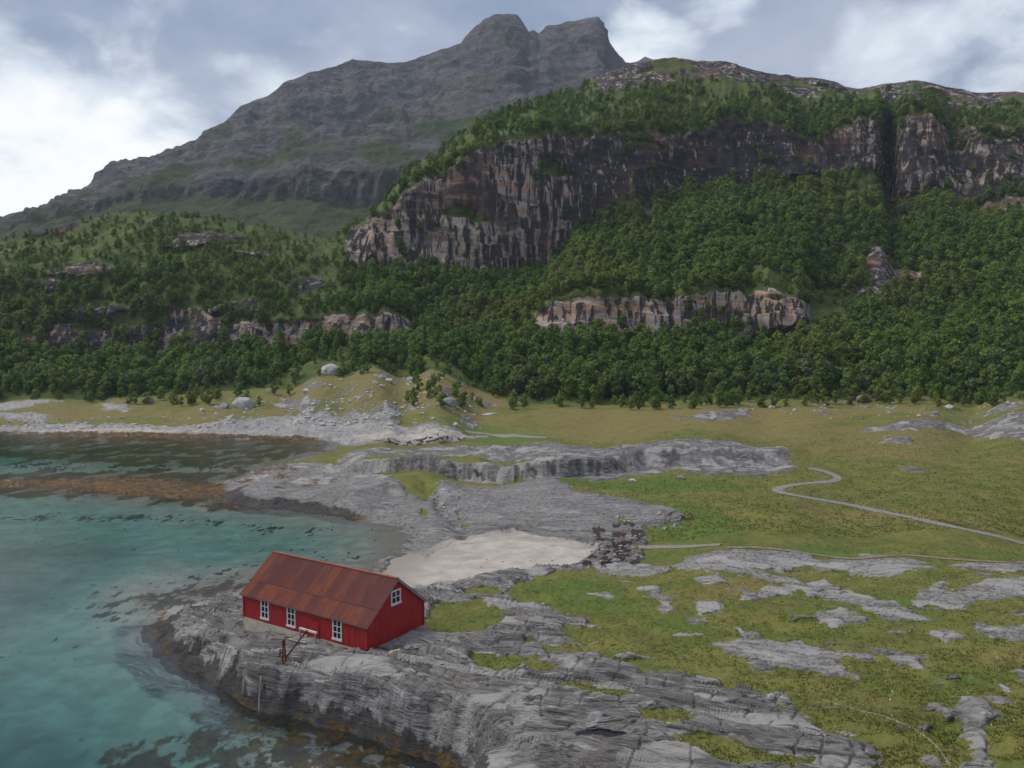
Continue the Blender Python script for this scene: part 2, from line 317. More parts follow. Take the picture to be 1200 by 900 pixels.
# scattered small outcrops in the near pasture
near = sst(UU, 640, 760) * (1 - sst(Y, 88, 98)) 
so = fbm(AL * .14, AC * .42, 4, 55) + .25 * fbm(AL * .5, AC * 1.3, 2, 56)
rock = np.maximum(rock, near * np.clip((so - .62) * 4, 0, 1))
kn = sst(UU, 250, 340) * (1 - sst(UU, 560, 620)) * sst(Y, 225, 250); rock = np.maximum(rock, kn * np.clip((fbm(X * .10, Y * .07, 5, 57, .62) - .30) * 3, 0, 1))
rt_ = sst(UU, 860, 960) * sst(Y, 225, 250); rock = np.maximum(rock, rt_ * np.clip((fbm(X * .10, Y * .06, 5, 58, .62) - .48) * 3, 0, 1))
rock = np.where(D < 1.2, np.maximum(rock, 1 - sst(D, .4, 1.2)), rock)
cf_rock = uw * (s_back > -.6) * (s_back < steep * 1.4 + 1.5); rock = np.maximum(rock, cf_rock * .9)
sand = np.zeros(X.shape)
for p in SAND: sand = np.maximum(sand, soft(polysd(p, X, Y, 10) + .4 * nz1, 1.6))
wr = np.zeros(X.shape)
for p in WRACK: wr = np.maximum(wr, soft(polysd(p, X, Y, 8), 3.0))
wr = wr * np.clip((fbm(X * .5, Y * .35, 4, 61) + .15) * 3, 0, 1)
for q in ([(455, 549), (520, 552), (640, 561), (610, 566), (520, 562), (500, 572), (480, 566)], [(690, 571), (760, 568), (800, 560), (860, 558), (800, 586), (745, 582)]): rock = np.where(s_back < -1.2, np.minimum(rock, 1 - soft(polysd(GP(q), X, Y, 8) + .5 * nz1, 1.5)), rock)
lush = union(LUSH, 5, 8); straw = union(STRAW, 8, 12)
lush = np.clip(lush * 1.1 + .45 * fbm(X * .06, Y * .05, 3, 71), 0, 1); straw = np.clip(straw * .7 + .26 * sst(Y, 170, 230) + .65 * fbm(X * .05, Y * .045, 4, 75) + .12, 0, 1)
kelp = np.zeros(X.shape); darkw = np.zeros(X.shape)
for p in KELP: kelp = np.maximum(kelp, soft(polysd(p, X, Y, 14) + .8 * nz1, 3.0))
for p in DARKW: darkw = np.maximum(darkw, soft(polysd(p, X, Y, 14) + .8 * nz1, 4.0))
patch = np.where(Y < 120, fbm(X * .5, Y * .36, 5, 81, .62), fbm(X * .2, Y * .12, 4, 82))
wfine = fbm(X * 1.1, Y * .6, 3, 87)
darkw = np.clip(darkw * (.42 + .5 * patch + .55 * wfine), 0, 1)
darkw = np.maximum(darkw, np.clip((wfine + .5 * patch - .72) * 3, 0, .75) * (D < -3) * sst(Y, 60, 80) * (1 - sst(Y, 140, 190)))
kelp = np.where(D > 0, kelp * (1 - sst(H, .8, 1.6)), kelp * (.45 + .9 * np.clip(patch + .35, 0, 1)))
kelp = np.maximum(kelp, (.42 + .5 * patch) * np.exp(-((H - .15) / .3) ** 2) * (kl > .16))
sand = np.maximum(sand, (1 - sst(D, 3, 6)) * (rock < .5) * (UU > 380) * (UU < 520) * (Y > 88) * (Y < 140))
rocky = sst(kl, .2, .4)
sand = np.where(D < 0, 1 - rocky * (1 - sst(-D, 2, 6)), sand * (D > 0))
rock = np.where(D < 0, np.maximum(rock, rocky), rock)
darkw = np.where(D < 0, np.maximum(darkw, (.55 + .35 * patch) * rocky * (1 - sst(-D, .6, 3.0)) * np.where(UU < 250, .7, 1.0)), darkw)
tide_shade = np.maximum((1 - sst(H + .5 * patch, .5, 1.5)) * (kl > .3), .85 * (1 - sst(H + .9 * patch, .8, 2.5)) * (kl > 1.2)) * (D > -1)  # tidal band, plus shade painted on the lower half of the headland front
tide_shade = np.maximum(tide_shade, .8 * np.exp(-(s_back - .5 * steep) ** 2 / (.5 * steep) ** 2) * uw * (UU < 760) * np.clip(.3 + 1.5 * fbm(X * .3, X * .02, 4, 91), 0, 1))  # same mask darkens the terrace cliff face in upright streaks
lichen = np.clip(.5 + .9 * fbm(AL * .12, AC * .35, 4, 95), 0, 1) * np.where((Y > 105) & (Y < 165), .55, 1.0)
pale = np.clip(.55 * union(OUT, 1.0, 6) * (rock > .3) + union([FAR[0], FAR[2], FAR[3], FAR[4]], 4, 10) * 1.0 + .38 * union(MID, 3, 8), 0, 1)

# ---- relief detail
rk = sst(rock, .35, .75) * (D > -1.5)
beds = np.abs(((AC * .55 + .35 * fbm(AL * .1, AC * .3, 3, 101)) % 1.0) - .0)
saw = np.where(beds < .8, (beds / .8) ** 1.5, 1 - sst(beds, .8, 1.0)) - .4
rel = saw * .42 + fbm(AL * .12, AC * .6, 5, 111) * .38 + fbm(AL * .5, AC * 2.4, 3, 121) * .12
crack = np.abs(pn(AL * .09 + 5, AC * .8, 131)); rel = rel - .35 * np.clip(1 - crack / .07, 0, 1)
crack2 = np.abs(pn(AL * .35 + 9, AC * .22, 133)); rel = rel - .22 * np.clip(1 - crack2 / .05, 0, 1)
damp = 0.35 + .65 * sst(np.abs(D), 0, 1.5)
far_amp = np.where(Y > 112, np.where(Y < 165, .45, .7), 1.0)
hsd = polysd(HEAD, X, Y, 20); flat = np.where((hsd < -1.5) & (Y < 100), .45, 1.0)
H = H + rk * rel * damp * far_amp * flat + rk * (.28 - .14 * (flat < 1)) * (D > 1.5)
gr = (1 - rk) * (D > 0) * sst(H, .8, 2.0) * (1 - .9 * sand)
H = H + gr * (fbm(X * .08, Y * .08, 3, 141) * .35 + fbm(X * .5, Y * .5, 3, 145) * .14 + fbm(X * 1.6, Y * 1.6, 2, 147) * .09 * (1 - sst(Y, 90, 140)))
H = np.where((D > 0) & (Y < 140), H + sst(sand, .3, .8) * (np.minimum(H, .08 + .045 * D + .03 * fbm(X * .3, Y * .3, 2, 149)) - H), H)
# cliff-front texture (blocks and gullies)
H = H + np.where((D > 0) & (kl > .5) & (D < 3), fbm(AL * .16, AC * .6, 3, 151) * .30 * sst(D, 0, 1.2), 0)
tl_ = (H + AL * .05 + .5 * fbm(AL * .08, AC * .1, 2, 155)) * 1.55; tf = tl_ - np.floor(tl_)
H = np.where((D > .2) & (kl > .35) & (D < 6), H + (.30 * (sst(tf, .25, .9) - tf)) * sst(D, .2, .6) * (1 - sst(D, 3, 6)), H)
H = np.where(D < -.3, H + fbm(X * .3, Y * .3, 3, 161) * .25 * np.clip(-D / 4, 0, 1), H)
H = np.where(D < -1.0, np.minimum(H, -.12), H)
def sampler(arr):
    def f(x, y):
        u, v = uv(x, y); j = (u - us[0]) / (us[-1] - us[0]) * (NU - 1); j = min(max(j, 0), NU - 1.001)
        vf = np.interp(u, us, vfoot); i = (v - 1190) / (vf - 1190) * (NV - 1); i = min(max(i, 0), NV - 1.001)
        i0, j0 = int(i), int(j); a, b = i - i0, j - j0
        return float(arr[i0, j0] * (1 - a) * (1 - b) + arr[i0 + 1, j0] * a * (1 - b) + arr[i0, j0 + 1] * (1 - a) * b + arr[i0 + 1, j0 + 1] * a * b)
    return f
def seen(px, py, z0=3.0):
    """land point seen at a pixel, on the finished relief"""
    z = z0
    for _ in range(25):
        x, y = unp(px, py, z); z = .6 * z + .4 * HT(x, y)
    return x, y, HT(x, y)
cleft = linedist(GP([(492, 558), (508, 570), (522, 584), (534, 597), (545, 610)]), X, Y); H = np.where(D > 2, H - .95 * np.exp(-(cleft / 1.3) ** 2) * (.7 + .5 * fbm(X * .4, Y * .4, 2, 167)), H)
seam = linedist(GP([(250, 578), (330, 577), (420, 583), (500, 597)]), X, Y); H = np.where(D > 2, H - .30 * np.exp(-(seam / 1.0) ** 2), H)
HT = sampler(H); px_, py_, POOLZ = seen(704, 858, 5.0)
pool = ((X - px_) / 1.25) ** 2 + ((Y - py_) / .62) ** 2 + fbm(X * .8, Y * .8, 3, 165) * .7
H = np.where(pool < 3.0, np.minimum(H, POOLZ - .45 + .8 * sst(pool, .4, 3.0)), H); H = np.where((pool > 1.7) & (pool < 3.2), np.maximum(H, POOLZ - .12), H); H = np.where((pool >= 3.2) & (pool < 40), np.maximum(H, POOLZ - .12 - .45 * (np.sqrt(np.maximum(pool, 0)) - 1.79)), H)
# paths are trodden level
pmask = np.full(X.shape, 1e3)
Hs = base(X, Y)
for k, pl in PATHW.items():
    pd = linedist(pl, X, Y); wdt = {'gravel_path': 1.5, 'shore_path': 1.5, 'ridge_track': .9, 'beach_path': 1.2, 'foot_track': .3}[k]
    H = np.where((pd < wdt * 2.2) & (D > 2), H + (np.maximum(Hs, .4) + plateau + .05 - H) * (1 - sst(pd, wdt, wdt * 2.2)), H)
    rock = np.where(pd < wdt * 1.3, rock * sst(pd, wdt * .9, wdt * 1.3), rock)
# ---- the boathouse stands level
HA = Vector((-.842, .539, 0)).normalized(); HB = Vector((HA.y, -HA.x, 0)); HL, HWD, HZ0 = 16.6, 7.9, 3.4
_c = at(430, 770, 68.0); HORG = Vector((_c[0], _c[1], HZ0))
tl = (X - HORG.x) * HA.x + (Y - HORG.y) * HA.y; tw = (X - HORG.x) * HB.x + (Y - HORG.y) * HB.y
inside = np.minimum(np.minimum(tl + .1, HL - tl), np.minimum(tw + .1, HWD - tw))
H = np.where(inside > -.6, np.minimum(H, 3.28 + .0 * H + sst(-inside, 0, .6) * .5), H)
H = np.where(inside > 0, np.minimum(H, 2.2), H)
# join to the hills
joinz = H[-1].copy()

HT = sampler(H); RT = sampler(rock); DT = sampler(D)
# ------------------------------------------------------------------ grid -> mesh objects
def grid_normals(P):
    du = np.gradient(P, axis=1); dv = np.gradient(P, axis=0)
    n = np.cross(du, dv); n /= np.linalg.norm(n, axis=2, keepdims=True) + 1e-9
    if np.median(n[..., 2]) < 0: n = -n
    return n
def grid_mesh(name, P, nrm, attrs, mat, keep=None, kind='structure'):
    nv, nu = P.shape[:2]
    idx = np.arange(nv * nu).reshape(nv, nu)
    q = np.stack([idx[:-1, :-1], idx[:-1, 1:], idx[1:, 1:], idx[1:, :-1]], -1).reshape(-1, 4)
    if keep is not None: q = q[keep.reshape(-1)]
    used = np.unique(q); remap = np.full(nv * nu, -1); remap[used] = np.arange(len(used)); q = remap[q]
    co = P.reshape(-1, 3)[used]
    # wind the faces to look the way the normals do
    e = np.cross(co[q[:, 1]] - co[q[:, 0]], co[q[:, 3]] - co[q[:, 0]])
    if (e * nrm.reshape(-1, 3)[used][q[:, 0]]).sum(1).mean() < 0: q = q[:, ::-1]
    me = bpy.data.meshes.new(name)
    me.vertices.add(len(co)); me.vertices.foreach_set('co', co.astype(np.float32).ravel())
    me.loops.add(len(q) * 4); me.loops.foreach_set('vertex_index', q.astype(np.int32).ravel())
    me.polygons.add(len(q)); me.polygons.foreach_set('loop_start', np.arange(0, len(q) * 4, 4, dtype=np.int32))
    me.polygons.foreach_set('use_smooth', np.ones(len(q), bool))
    me.update(calc_edges=True)
    for k, v in attrs.items():
        a = me.attributes.new(k, 'FLOAT', 'POINT'); a.data.foreach_set('value', v.reshape(-1)[used].astype(np.float32))
    if nrm is not None:
        me.normals_split_custom_set_from_vertices(nrm.reshape(-1, 3)[used].tolist())
    me.materials.append(mat)
    o = bpy.data.objects.new(name, me); COL.objects.link(o); o['kind'] = kind
    return o

# ------------------------------------------------------------------ ground material
def ground_material():
    m, t = material('shore_ground')
    P = t.pos(); st, al = t.attr('across'), t.attr('along')
    sep = t.new('ShaderNodeSeparateXYZ'); t.L.new(P, sep.inputs[0]); z = sep.outputs[2]
    S1 = t.xyz(t.m('MULTIPLY', al, .10), st, t.m('MULTIPLY', z, .8))
    S2 = t.xyz(t.m('MULTIPLY', al, .30), st, z)
    fine = t.noise(S1, 3.2, 6, .62, .3); mid = t.noise(S2, .55, 5, .6); big = t.noise(P, .05, 4, .55); gran = t.noise(P, 2.2, 5, .65)
    f2 = t.noise(t.xyz(t.m('MULTIPLY', al, .05), st, t.m('MULTIPLY', z, 1.2)), 9.0, 5, .65, .2)
    # rock
    rc = t.mix(t.ss(mid, .34, .66), (.112, .105, .099), (.235, .222, .210))
    rc = t.mix(t.m('MULTIPLY', t.ss(fine, .47, .39), .85), rc, (.050, .047, .047))
    rc = t.mix(t.m('MULTIPLY', t.ss(fine, .57, .66), .75), rc, (.42, .40, .375))
    rc = t.mix(t.m('MULTIPLY', t.ss(f2, .44, .36), .7), rc, (.045, .041, .039)); rc = t.mix(t.m('MULTIPLY', t.ss(f2, .58, .68), .6), rc, (.36, .34, .325))
    li = t.attr('lichen'); lp = t.noise(S2, 1.7, 6, .7)
    rc = t.mix(t.m('MULTIPLY', t.ss(t.m('ADD', li, t.m('MULTIPLY', lp, .9)), 1.0, 1.32), .7), rc, (.39, .37, .345))
    rc = t.mix(t.m('MULTIPLY', t.ss(t.noise(P, .35, 4, .6), .57, .70), .5), rc, (.17, .125, .085))
    rc = t.mix(t.m('MULTIPLY', t.attr('pale'), t.ss(gran, .38, .6)), rc, (.40, .375, .345))
    ck = t.new('ShaderNodeTexVoronoi', feature='DISTANCE_TO_EDGE'); t.put(ck.inputs['Vector'], t.xyz(t.m('MULTIPLY', al, .10), t.m('MULTIPLY', st, .95), z)); ck.inputs['Scale'].default_value = .8
    crk = t.m('MULTIPLY', t.ss(ck.outputs['Distance'], .03, .0), t.ss(lp, .45, .6))
    rc = t.mix(t.m('MULTIPLY', crk, t.ss(mid, .45, .6)), rc, (.03, .028, .027))
    tide_shade = t.attr('tide_shade')
    rc = t.mix(t.m('MULTIPLY', t.ss(t.m('ADD', tide_shade, t.m('MULTIPLY', t.m('SUBTRACT', gran, .5), .9)), .38, .75), .88), rc, (.030, .027, .026))  # blackens the tidal rock and lays in the painted headland shade
    # grass and heath
    g1 = t.noise(P, .22, 6, .62); g2 = t.noise(P, 1.3, 6, .7); g3 = t.noise(P, 6.0, 4, .7)
    gc = t.mix(t.ss(g1, .36, .64), (.106, .126, .024), (.172, .160, .040))
    gc = t.mix(t.m('MULTIPLY', t.ss(t.m('ADD', t.attr('lush'), t.m('MULTIPLY', t.m('SUBTRACT', g1, .5), .8)), .42, .85), .75), gc, (.080, .138, .022))
    gc = t.mix(t.m('MULTIPLY', t.ss(t.m('ADD', t.attr('straw'), t.m('MULTIPLY', t.m('SUBTRACT', g2, .5), .7)), .40, .9), .8), gc, (.20, .158, .056))
    gc = t.mix(t.m('MULTIPLY', t.ss(g2, .54, .68), .5), gc, (.070, .078, .019))
    gc = t.mix(t.m('MULTIPLY', t.ss(t.noise(P, .5, 5, .65), .55, .68), .5), gc, (.135, .098, .040))
    gc = t.mix(t.m('MULTIPLY', t.ss(g3, .55, .75), .40), gc, (.19, .18, .06))
    ht = t.noise(t.vm('MULTIPLY', P, (.5, 1.0, 1.0)), .22, 8, .78)
    gc = t.mix(t.m('MULTIPLY', t.ss(ht, .53, .63), .55), gc, (.105, .078, .034)); gc = t.mix(t.m('MULTIPLY', t.ss(ht, .44, .36), .5), gc, (.066, .090, .020))
    # shore sand, weed and the seabed
    sn = t.mix(t.ss(t.noise(P, .4, 5, .6), .35, .65), (.37, .32, .27), (.48, .43, .37))
    sn = t.mix(t.m('MULTIPLY', t.ss(t.noise(t.vm('MULTIPLY', P, (.12, .5, 1.0)), 1.0, 5, .65, .4), .56, .64), .45), sn, (.27, .23, .19))
    sn = t.mix(t.m('MULTIPLY', t.ss(t.noise(P, 1.6, 4, .7), .62, .72), .7), sn, (.25, .2, .16))
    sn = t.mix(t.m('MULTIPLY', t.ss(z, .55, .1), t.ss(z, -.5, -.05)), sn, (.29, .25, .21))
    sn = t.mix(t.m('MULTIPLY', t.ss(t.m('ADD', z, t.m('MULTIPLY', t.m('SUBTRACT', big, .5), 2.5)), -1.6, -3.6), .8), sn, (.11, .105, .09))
    c = t.mix(t.ss(t.m('ADD', t.attr('rock'), t.m('MULTIPLY', t.m('SUBTRACT', t.noise(S2, 1.1, 6, .68), .5), 1.15)), .44, .56), gc, rc)
    c = t.mix(t.ss(t.m('ADD', t.attr('sand'), t.m('MULTIPLY', t.m('SUBTRACT', g2, .5), .5)), .42, .58), c, sn)
    c = t.mix(t.ss(t.m('ADD', t.attr('wrack'), t.m('MULTIPLY', t.m('SUBTRACT', g2, .5), .9)), .35, .55), c, (.050, .026, .022))
    dk = t.ss(t.m('ADD', t.attr('weed'), t.m('MULTIPLY', t.m('SUBTRACT', t.noise(P, .9, 5, .65), .5), .9)), .42, .62)
    c = t.mix(dk, c, (.022, .026, .014))
    kc = t.mix(t.ss(t.noise(P, 1.0, 6, .75), .36, .64), (.038, .022, .008), (.19, .098, .020)); kc = t.mix(t.ss(t.noise(P, .3, 5, .7), .48, .60), kc, (.06, .042, .020))
    c = t.mix(t.ss(t.m('ADD', t.attr('kelp'), t.m('MULTIPLY', t.m('SUBTRACT', t.noise(P, 1.5, 6, .75), .5), 1.3)), .34, .66), c, kc)
    isr = t.ss(t.attr('rock'), .45, .6)
    hgt = t.m('ADD', t.m('MULTIPLY', t.m('ADD', fine, t.m('MULTIPLY', f2, .45)), t.m('MULTIPLY', isr, 1.5)), t.m('ADD', t.m('MULTIPLY', gran, .5), t.m('MULTIPLY', g3, .35)))
    hgt = t.m('SUBTRACT', hgt, t.m('MULTIPLY', t.m('MULTIPLY', crk, isr), .30))
    t.out(t.bsdf(c, t.mix(isr, (.95,) * 3, (.72,) * 3), t.bump(hgt, .8, .22), .25))
    return m
MG = ground_material()
P3 = np.stack([X, Y, H], -1)
NRM = grid_normals(P3)
AT = dict(rock=rock, sand=sand, wrack=wr, lush=lush, straw=straw, kelp=kelp, weed=darkw, tide_shade=tide_shade, lichen=lichen, pale=pale, across=AC, along=AL)
cc = lambda a: (a[:-1, :-1] + a[1:, 1:]) * .5
cD, cR, cS, cY, cU = cc(D), cc(rock), cc(sand), cc(Y), cc(UU)
zone = np.full(cD.shape, 5)                                  # meadow
zone[(cR > .5)] = 4                                          # outcrops in the meadow
hd = cc(polysd(HEAD, X, Y, 20)); zone[(cR > .5) & (hd > -1.5)] = 1
ms = np.maximum(cc(polysd(MID[0], X, Y, 20)), cc(polysd(MID[1], X, Y, 20))); zone[(cR > .5) & (ms > -2)] = 2
bs = cc(polysd(BACK, X, Y, 20)); zone[(cR > .5) & (bs > -2) & (ms < -1)] = 3
zone[(cS > .5) & (cD > 0) & (cY < 140)] = 6
zone[(cY > 190) & (cU < 600) & ((cR > .5) | (cS > .5)) & (cD > 0)] = 7
zone[cD <= 0] = 0
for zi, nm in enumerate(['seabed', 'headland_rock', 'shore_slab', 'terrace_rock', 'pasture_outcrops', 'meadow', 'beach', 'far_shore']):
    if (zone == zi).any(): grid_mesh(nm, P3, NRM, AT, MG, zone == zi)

# ------------------------------------------------------------------ hills behind
L_B = curve([(-160, 410), (0, 402), (100, 402), (160, 416), (200, 411), (240, 406), (320, 394), (380, 389), (470, 389), (530, 405), (600, 395), (635, 387), (690, 393), (760, 389), (830, 391), (870, 393), (940, 369), (1000, 395), (1100, 400), (1200, 390), (1360, 385)])
D_B = curve([(-160, 385), (0, 390), (470, 402), (530, 392), (635, 375), (800, 365), (940, 360), (1100, 345), (1200, 335), (1360, 330)])
L_C = curve([(-160, 370), (0, 368), (50, 360), (120, 353), (170, 350), (230, 356), (270, 376), (320, 376), (370, 370), (465, 366), (500, 382), (560, 380), (620, 364), (650, 350), (700, 344), (760, 347), (830, 339), (900, 334), (935, 338), (950, 356), (1000, 365), (1100, 370), (1200, 360), (1360, 355)])
cBC = curve([(-160, .4), (0, .45), (40, .6), (90, .8), (120, .55), (160, .8), (200, .7), (225, .45), (250, .7), (300, 1), (470, 1), (492, 0), (610, 0), (632, 1), (940, 1), (955, .2), (975, 0), (1015, .0), (1360, 0)])
L_D = curve([(-160, 325), (0, 325), (200, 310), (380, 322), (420, 302), (460, 304), (540, 314), (560, 320), (600, 317), (650, 297), (690, 256), (740, 231), (800, 221), (850, 211), (900, 207), (960, 199), (1030, 193), (1045, 235), (1100, 215), (1150, 235), (1200, 215), (1360, 210)])
D_D = curve([(-160, 420), (0, 422), (380, 442), (420, 460), (560, 470), (700, 500), (850, 518), (1030, 512), (1100, 500), (1200, 490), (1360, 480)])
L_E = curve([(-160, 298), (0, 298), (200, 280), (380, 296), (415, 268), (450, 245), (490, 212), (530, 187), (560, 166), (600, 153), (650, 151), (700, 157), (740, 151), (800, 157), (840, 141), (870, 138), (915, 146), (930, 160), (1000, 141), (1030, 133), (1045, 128), (1090, 128), (1112, 172), (1150, 154), (1200, 164), (1360, 168)])
cDE = curve([(-160, 0), (395, 0), (425, 1), (1092, 1), (1115, .65), (1360, .7)])
L_F = curve([(-160, 303), (0, 287), (60, 266), (100, 258), (130, 249), (175, 242), (200, 249), (260, 262), (330, 270), (385, 281), (400, 273), (440, 244), (480, 199), (530, 164), (600, 129), (680, 107), (690, 96), (735, 76), (765, 70), (800, 68), (850, 72), (885, 82), (915, 85), (975, 96), (1010, 104), (1040, 98), (1070, 95), (1100, 100), (1140, 107), (1165, 110), (1200, 108), (1360, 130)])
D_F = curve([(-160, 478), (0, 480), (175, 500), (385, 500), (440, 505), (480, 515), (530, 535), (600, 570), (700, 622), (800, 650), (1000, 640), (1200, 620), (1360, 610)])
cb, cd = cBC(us), cDE(us)
dB = D_B(us); dC = dB + 7 * cb + 26 * (1 - cb); dD = np.maximum(D_D(us), dC + 14); dE = dD + 17 * cd + 30 * (1 - cd); dF = np.maximum(D_F(us), dE + 12)
ln_ = lambda sd, k: fbm(us * .045, us * 0 + sd, 4, sd, .6) * k
lines = []
xx, yy, zz = at(us, footY(us), ft); lines.append(np.stack([X[-1], Y[-1], joinz], -1))
for yl, dl in ((L_B(us) + 12 * cb + ln_(501, 6) * cb, dB), (L_C(us) + 1 * cb + ln_(505, 7) * cb, dC), (L_D(us) + 11 * cd + ln_(509, 9) * cd, dD), (L_E(us) + ln_(513, 8) * cd, dE), (L_F(us), dF)):
    a, b, c = at(us, yl, dl); lines.append(np.stack([a, b * np.ones_like(a), c], -1))
f5 = lines[-1]; k = (dF + 130) / dF; lines.append(np.stack([f5[:, 0] * k, f5[:, 1] * k, f5[:, 2] - 45], -1))
rows = [64, 52, 92, 92, 62, 14]
Pts = []; bandid = []; bt = []
for bi, n in enumerate(rows):
    tq = np.linspace(0, 1, n, endpoint=(bi == len(rows) - 1))
    for q in tq:
        Pts.append(lines[bi] * (1 - q) + lines[bi + 1] * q); bandid.append(bi); bt.append(q)
HP = np.array(Pts); bandid = np.array(bandid)[:, None]; bt = np.array(bt)[:, None]
HU = np.repeat(us[None, :], HP.shape[0], 0)
# round off the hard profile lines
for _ in range(2):
    HP[1:-1] = HP[1:-1] * .5 + (HP[:-2] + HP[2:]) * .25
edge = np.minimum(bt, 1 - bt)
cl1 = (bandid == 1) * cb[None, :] * sst(edge, 0, .16); cl2 = (bandid == 3) * cd[None, :] * sst(edge, 0, .12)
cliff = np.maximum(cl1, cl2)
wx, wz = HP[..., 0], HP[..., 2]; wy = HP[..., 1]
# ledges and vegetation tongues break the cliffs up
tong = fbm(wx * .018, wz * .05 + wx * .006, 4, 201)
cliff = cliff * np.where(HU < 260, sst(tong, -.45, -.2), sst(tong, -.95, -.62))
cliff = np.maximum(cliff, .8 * (bandid == 4) * sst(bt, .45, .75) * sst(HU, 660, 730) * sst(fbm(wx * .02, wz * .06, 4, 205) + .75 * sst(bt, .55, .9), .12, .4))
cliff = np.maximum(cliff, .85 * ((bandid == 4) & (HU > 1030)) * sst(fbm(wx * .02, wz * .04, 4, 207), -.1, .2))
cliff = np.maximum(cliff, ((bandid == 2) | (bandid == 3) | (bandid == 4)) * (HU < 420) * sst(fbm(wx * .022, wz * .05, 4, 209) + .35 * (bandid == 4) * sst(bt, .5, 1), .42, .62))
cliff = np.maximum(cliff, (bandid == 2) * (HU > 430) * sst(fbm(wx * .02, wz * .04, 4, 211), .60, .75))
nose = np.exp(-((HU - 1030) / 18) ** 2 - ((bandid + bt - 2.25) / .18) ** 2); cliff = np.maximum(cliff, sst(nose, .35, .6))
hn = grid_normals(HP)
amp_s = fbm(wx * .02, wy * .02, 4, 221) * 4.0
bl = fbm(wx * .035, wz * .018, 2, 231); bk_ = fbm(wx * .11, wz * .05, 2, 233); colm = bl * 3.6 + bk_ * 1.0 + ridged(wx * .09, wz * .015, 2, 235) * .8
tilt = wz + wx * .10 + fbm(wx * .01, wz * .02, 2, 238) * 9
led = ((tilt * .10 + .4 * fbm(wx * .03, wz * .05, 3, 241)) % 1.0); colm = colm + (led ** 2 - .35) * 1.0 + fbm(wx * .3, wz * .3, 2, 245) * .2
ends = np.minimum(1, np.arange(HP.shape[0])[:, None] / 22.0)
disp = (amp_s * (1 - cliff) + (colm + 1.6) * cliff) * ends
dirn = hn * (1 - cliff[..., None]) + np.array([0, -1.0, .12]) * cliff[..., None]
HP = HP + dirn * disp[..., None]
gul = 26 * np.exp(-((HU - 1042 - (bandid + bt - 4) * 6) / 7.5) ** 2) * sst(bandid + bt, 2.5, 3.0) * (1 - sst(bandid + bt, 4.1, 4.6))
HP[..., 1] += gul; HP[..., 0] += gul * HP[..., 0] / HP[..., 1]
HP[0] = P3[-1]
hn = grid_normals(HP)
warm = np.clip((bandid == 1) * (.45 + .55 * sst(HU, 240, 300)) + (bandid == 3) * (.85 * (1 - sst(HU, 620, 760)) * (1 - sst(bt, .55, .9)) + .35) + (bandid == 4) * .25, 0, 1)
dark = np.clip((bandid == 3) * (.25 + .6 * sst(HU, 560, 760)) * (1 - .4 * sst(HU, 880, 1040)) + (bandid == 1) * (.42 * (1 - sst(HU, 230, 290)) + .18) + (bandid == 2) * .35 + (bandid == 4) * .45 + (HU < 420) * (bandid > 1) * .25, 0, 1)

def cliff_material():
    m, t = material('forest_floor_and_cliff')
    P = t.pos(); n_ = t.noise
    A = t.vm('MULTIPLY', P, (.055, .055, .16)); V = t.vm('MULTIPLY', P, (.22, .22, .022)); Bk = t.vm('MULTIPLY', P, (.12, .12, .30))
    tl = t.new('ShaderNodeSeparateXYZ'); t.L.new(P, tl.inputs[0])
    T = t.xyz(t.m('MULTIPLY', tl.outputs[0], .03), t.m('MULTIPLY', tl.outputs[1], .03), t.m('MULTIPLY', t.m('ADD', tl.outputs[2], t.m('MULTIPLY', tl.outputs[0], .12)), .35))
    st = n_(T, 1.0, 6, .65, .6); pt = n_(A, 1.0, 6, .62, .5); vs = n_(V, 1.3, 5, .65, .2); bk = n_(Bk, 1.0, 6, .7)
    c = t.mix(t.ss(bk, .38, .64), (.062, .051, .047), (.22, .175, .148))
    wm = t.attr('warm')
    c = t.mix(t.m('MULTIPLY', t.ss(t.m('ADD', pt, t.m('MULTIPLY', wm, .22)), .52, .66), .95), c, (.44, .36, .30))
    c = t.mix(t.m('MULTIPLY', t.m('MULTIPLY', t.ss(st, .48, .60), wm), .9), c, (.42, .24, .13))
    c = t.mix(t.m('MULTIPLY', t.ss(st, .44, .38), .5), c, (.075, .062, .058))
    dk = t.attr('dark')
    c = t.mix(t.m('MULTIPLY', t.ss(t.m('ADD', vs, t.m('MULTIPLY', dk, .20)), .505, .60), .93), c, (.021, .020, .025))
    c = t.mix(t.m('MULTIPLY', t.ss(n_(t.vm('MULTIPLY', P, (.30, .30, .06)), 1.0, 5, .65), .60, .67), .8), c, (.48, .43, .38))
    c = t.mix(t.m('MULTIPLY', t.ss(n_(P, .03, 4, .55), .52, .66), .5), c, (.19, .085, .055)); c = t.mix(t.m('MULTIPLY', t.ss(n_(t.vm('MULTIPLY', P, (.03, .03, .06)), 1.0, 5, .6, .5), .52, .62), .65), c, (.045, .040, .040))
    fl = t.mix(t.ss(n_(P, .12, 5, .65), .38, .62), (.050, .082, .018), (.105, .125, .028))
    fl = t.mix(t.m('MULTIPLY', t.ss(n_(P, .05, 5, .6), .56, .68), .6), fl, (.105, .095, .045))
    c = t.mix(t.ss(t.m('ADD', t.attr('cliff'), t.m('MULTIPLY', t.m('SUBTRACT', bk, .5), .8)), .38, .52), fl, c)
    hg = t.m('ADD', t.m('MULTIPLY', st, .9), t.m('ADD', t.m('MULTIPLY', vs, .5), bk))
    t.out(t.bsdf(c, .9, t.bump(hg, .8, 1.1), .2))
    return m
hill = grid_mesh('hill', HP, hn, dict(cliff=cliff, warm=warm, dark=dark), cliff_material())

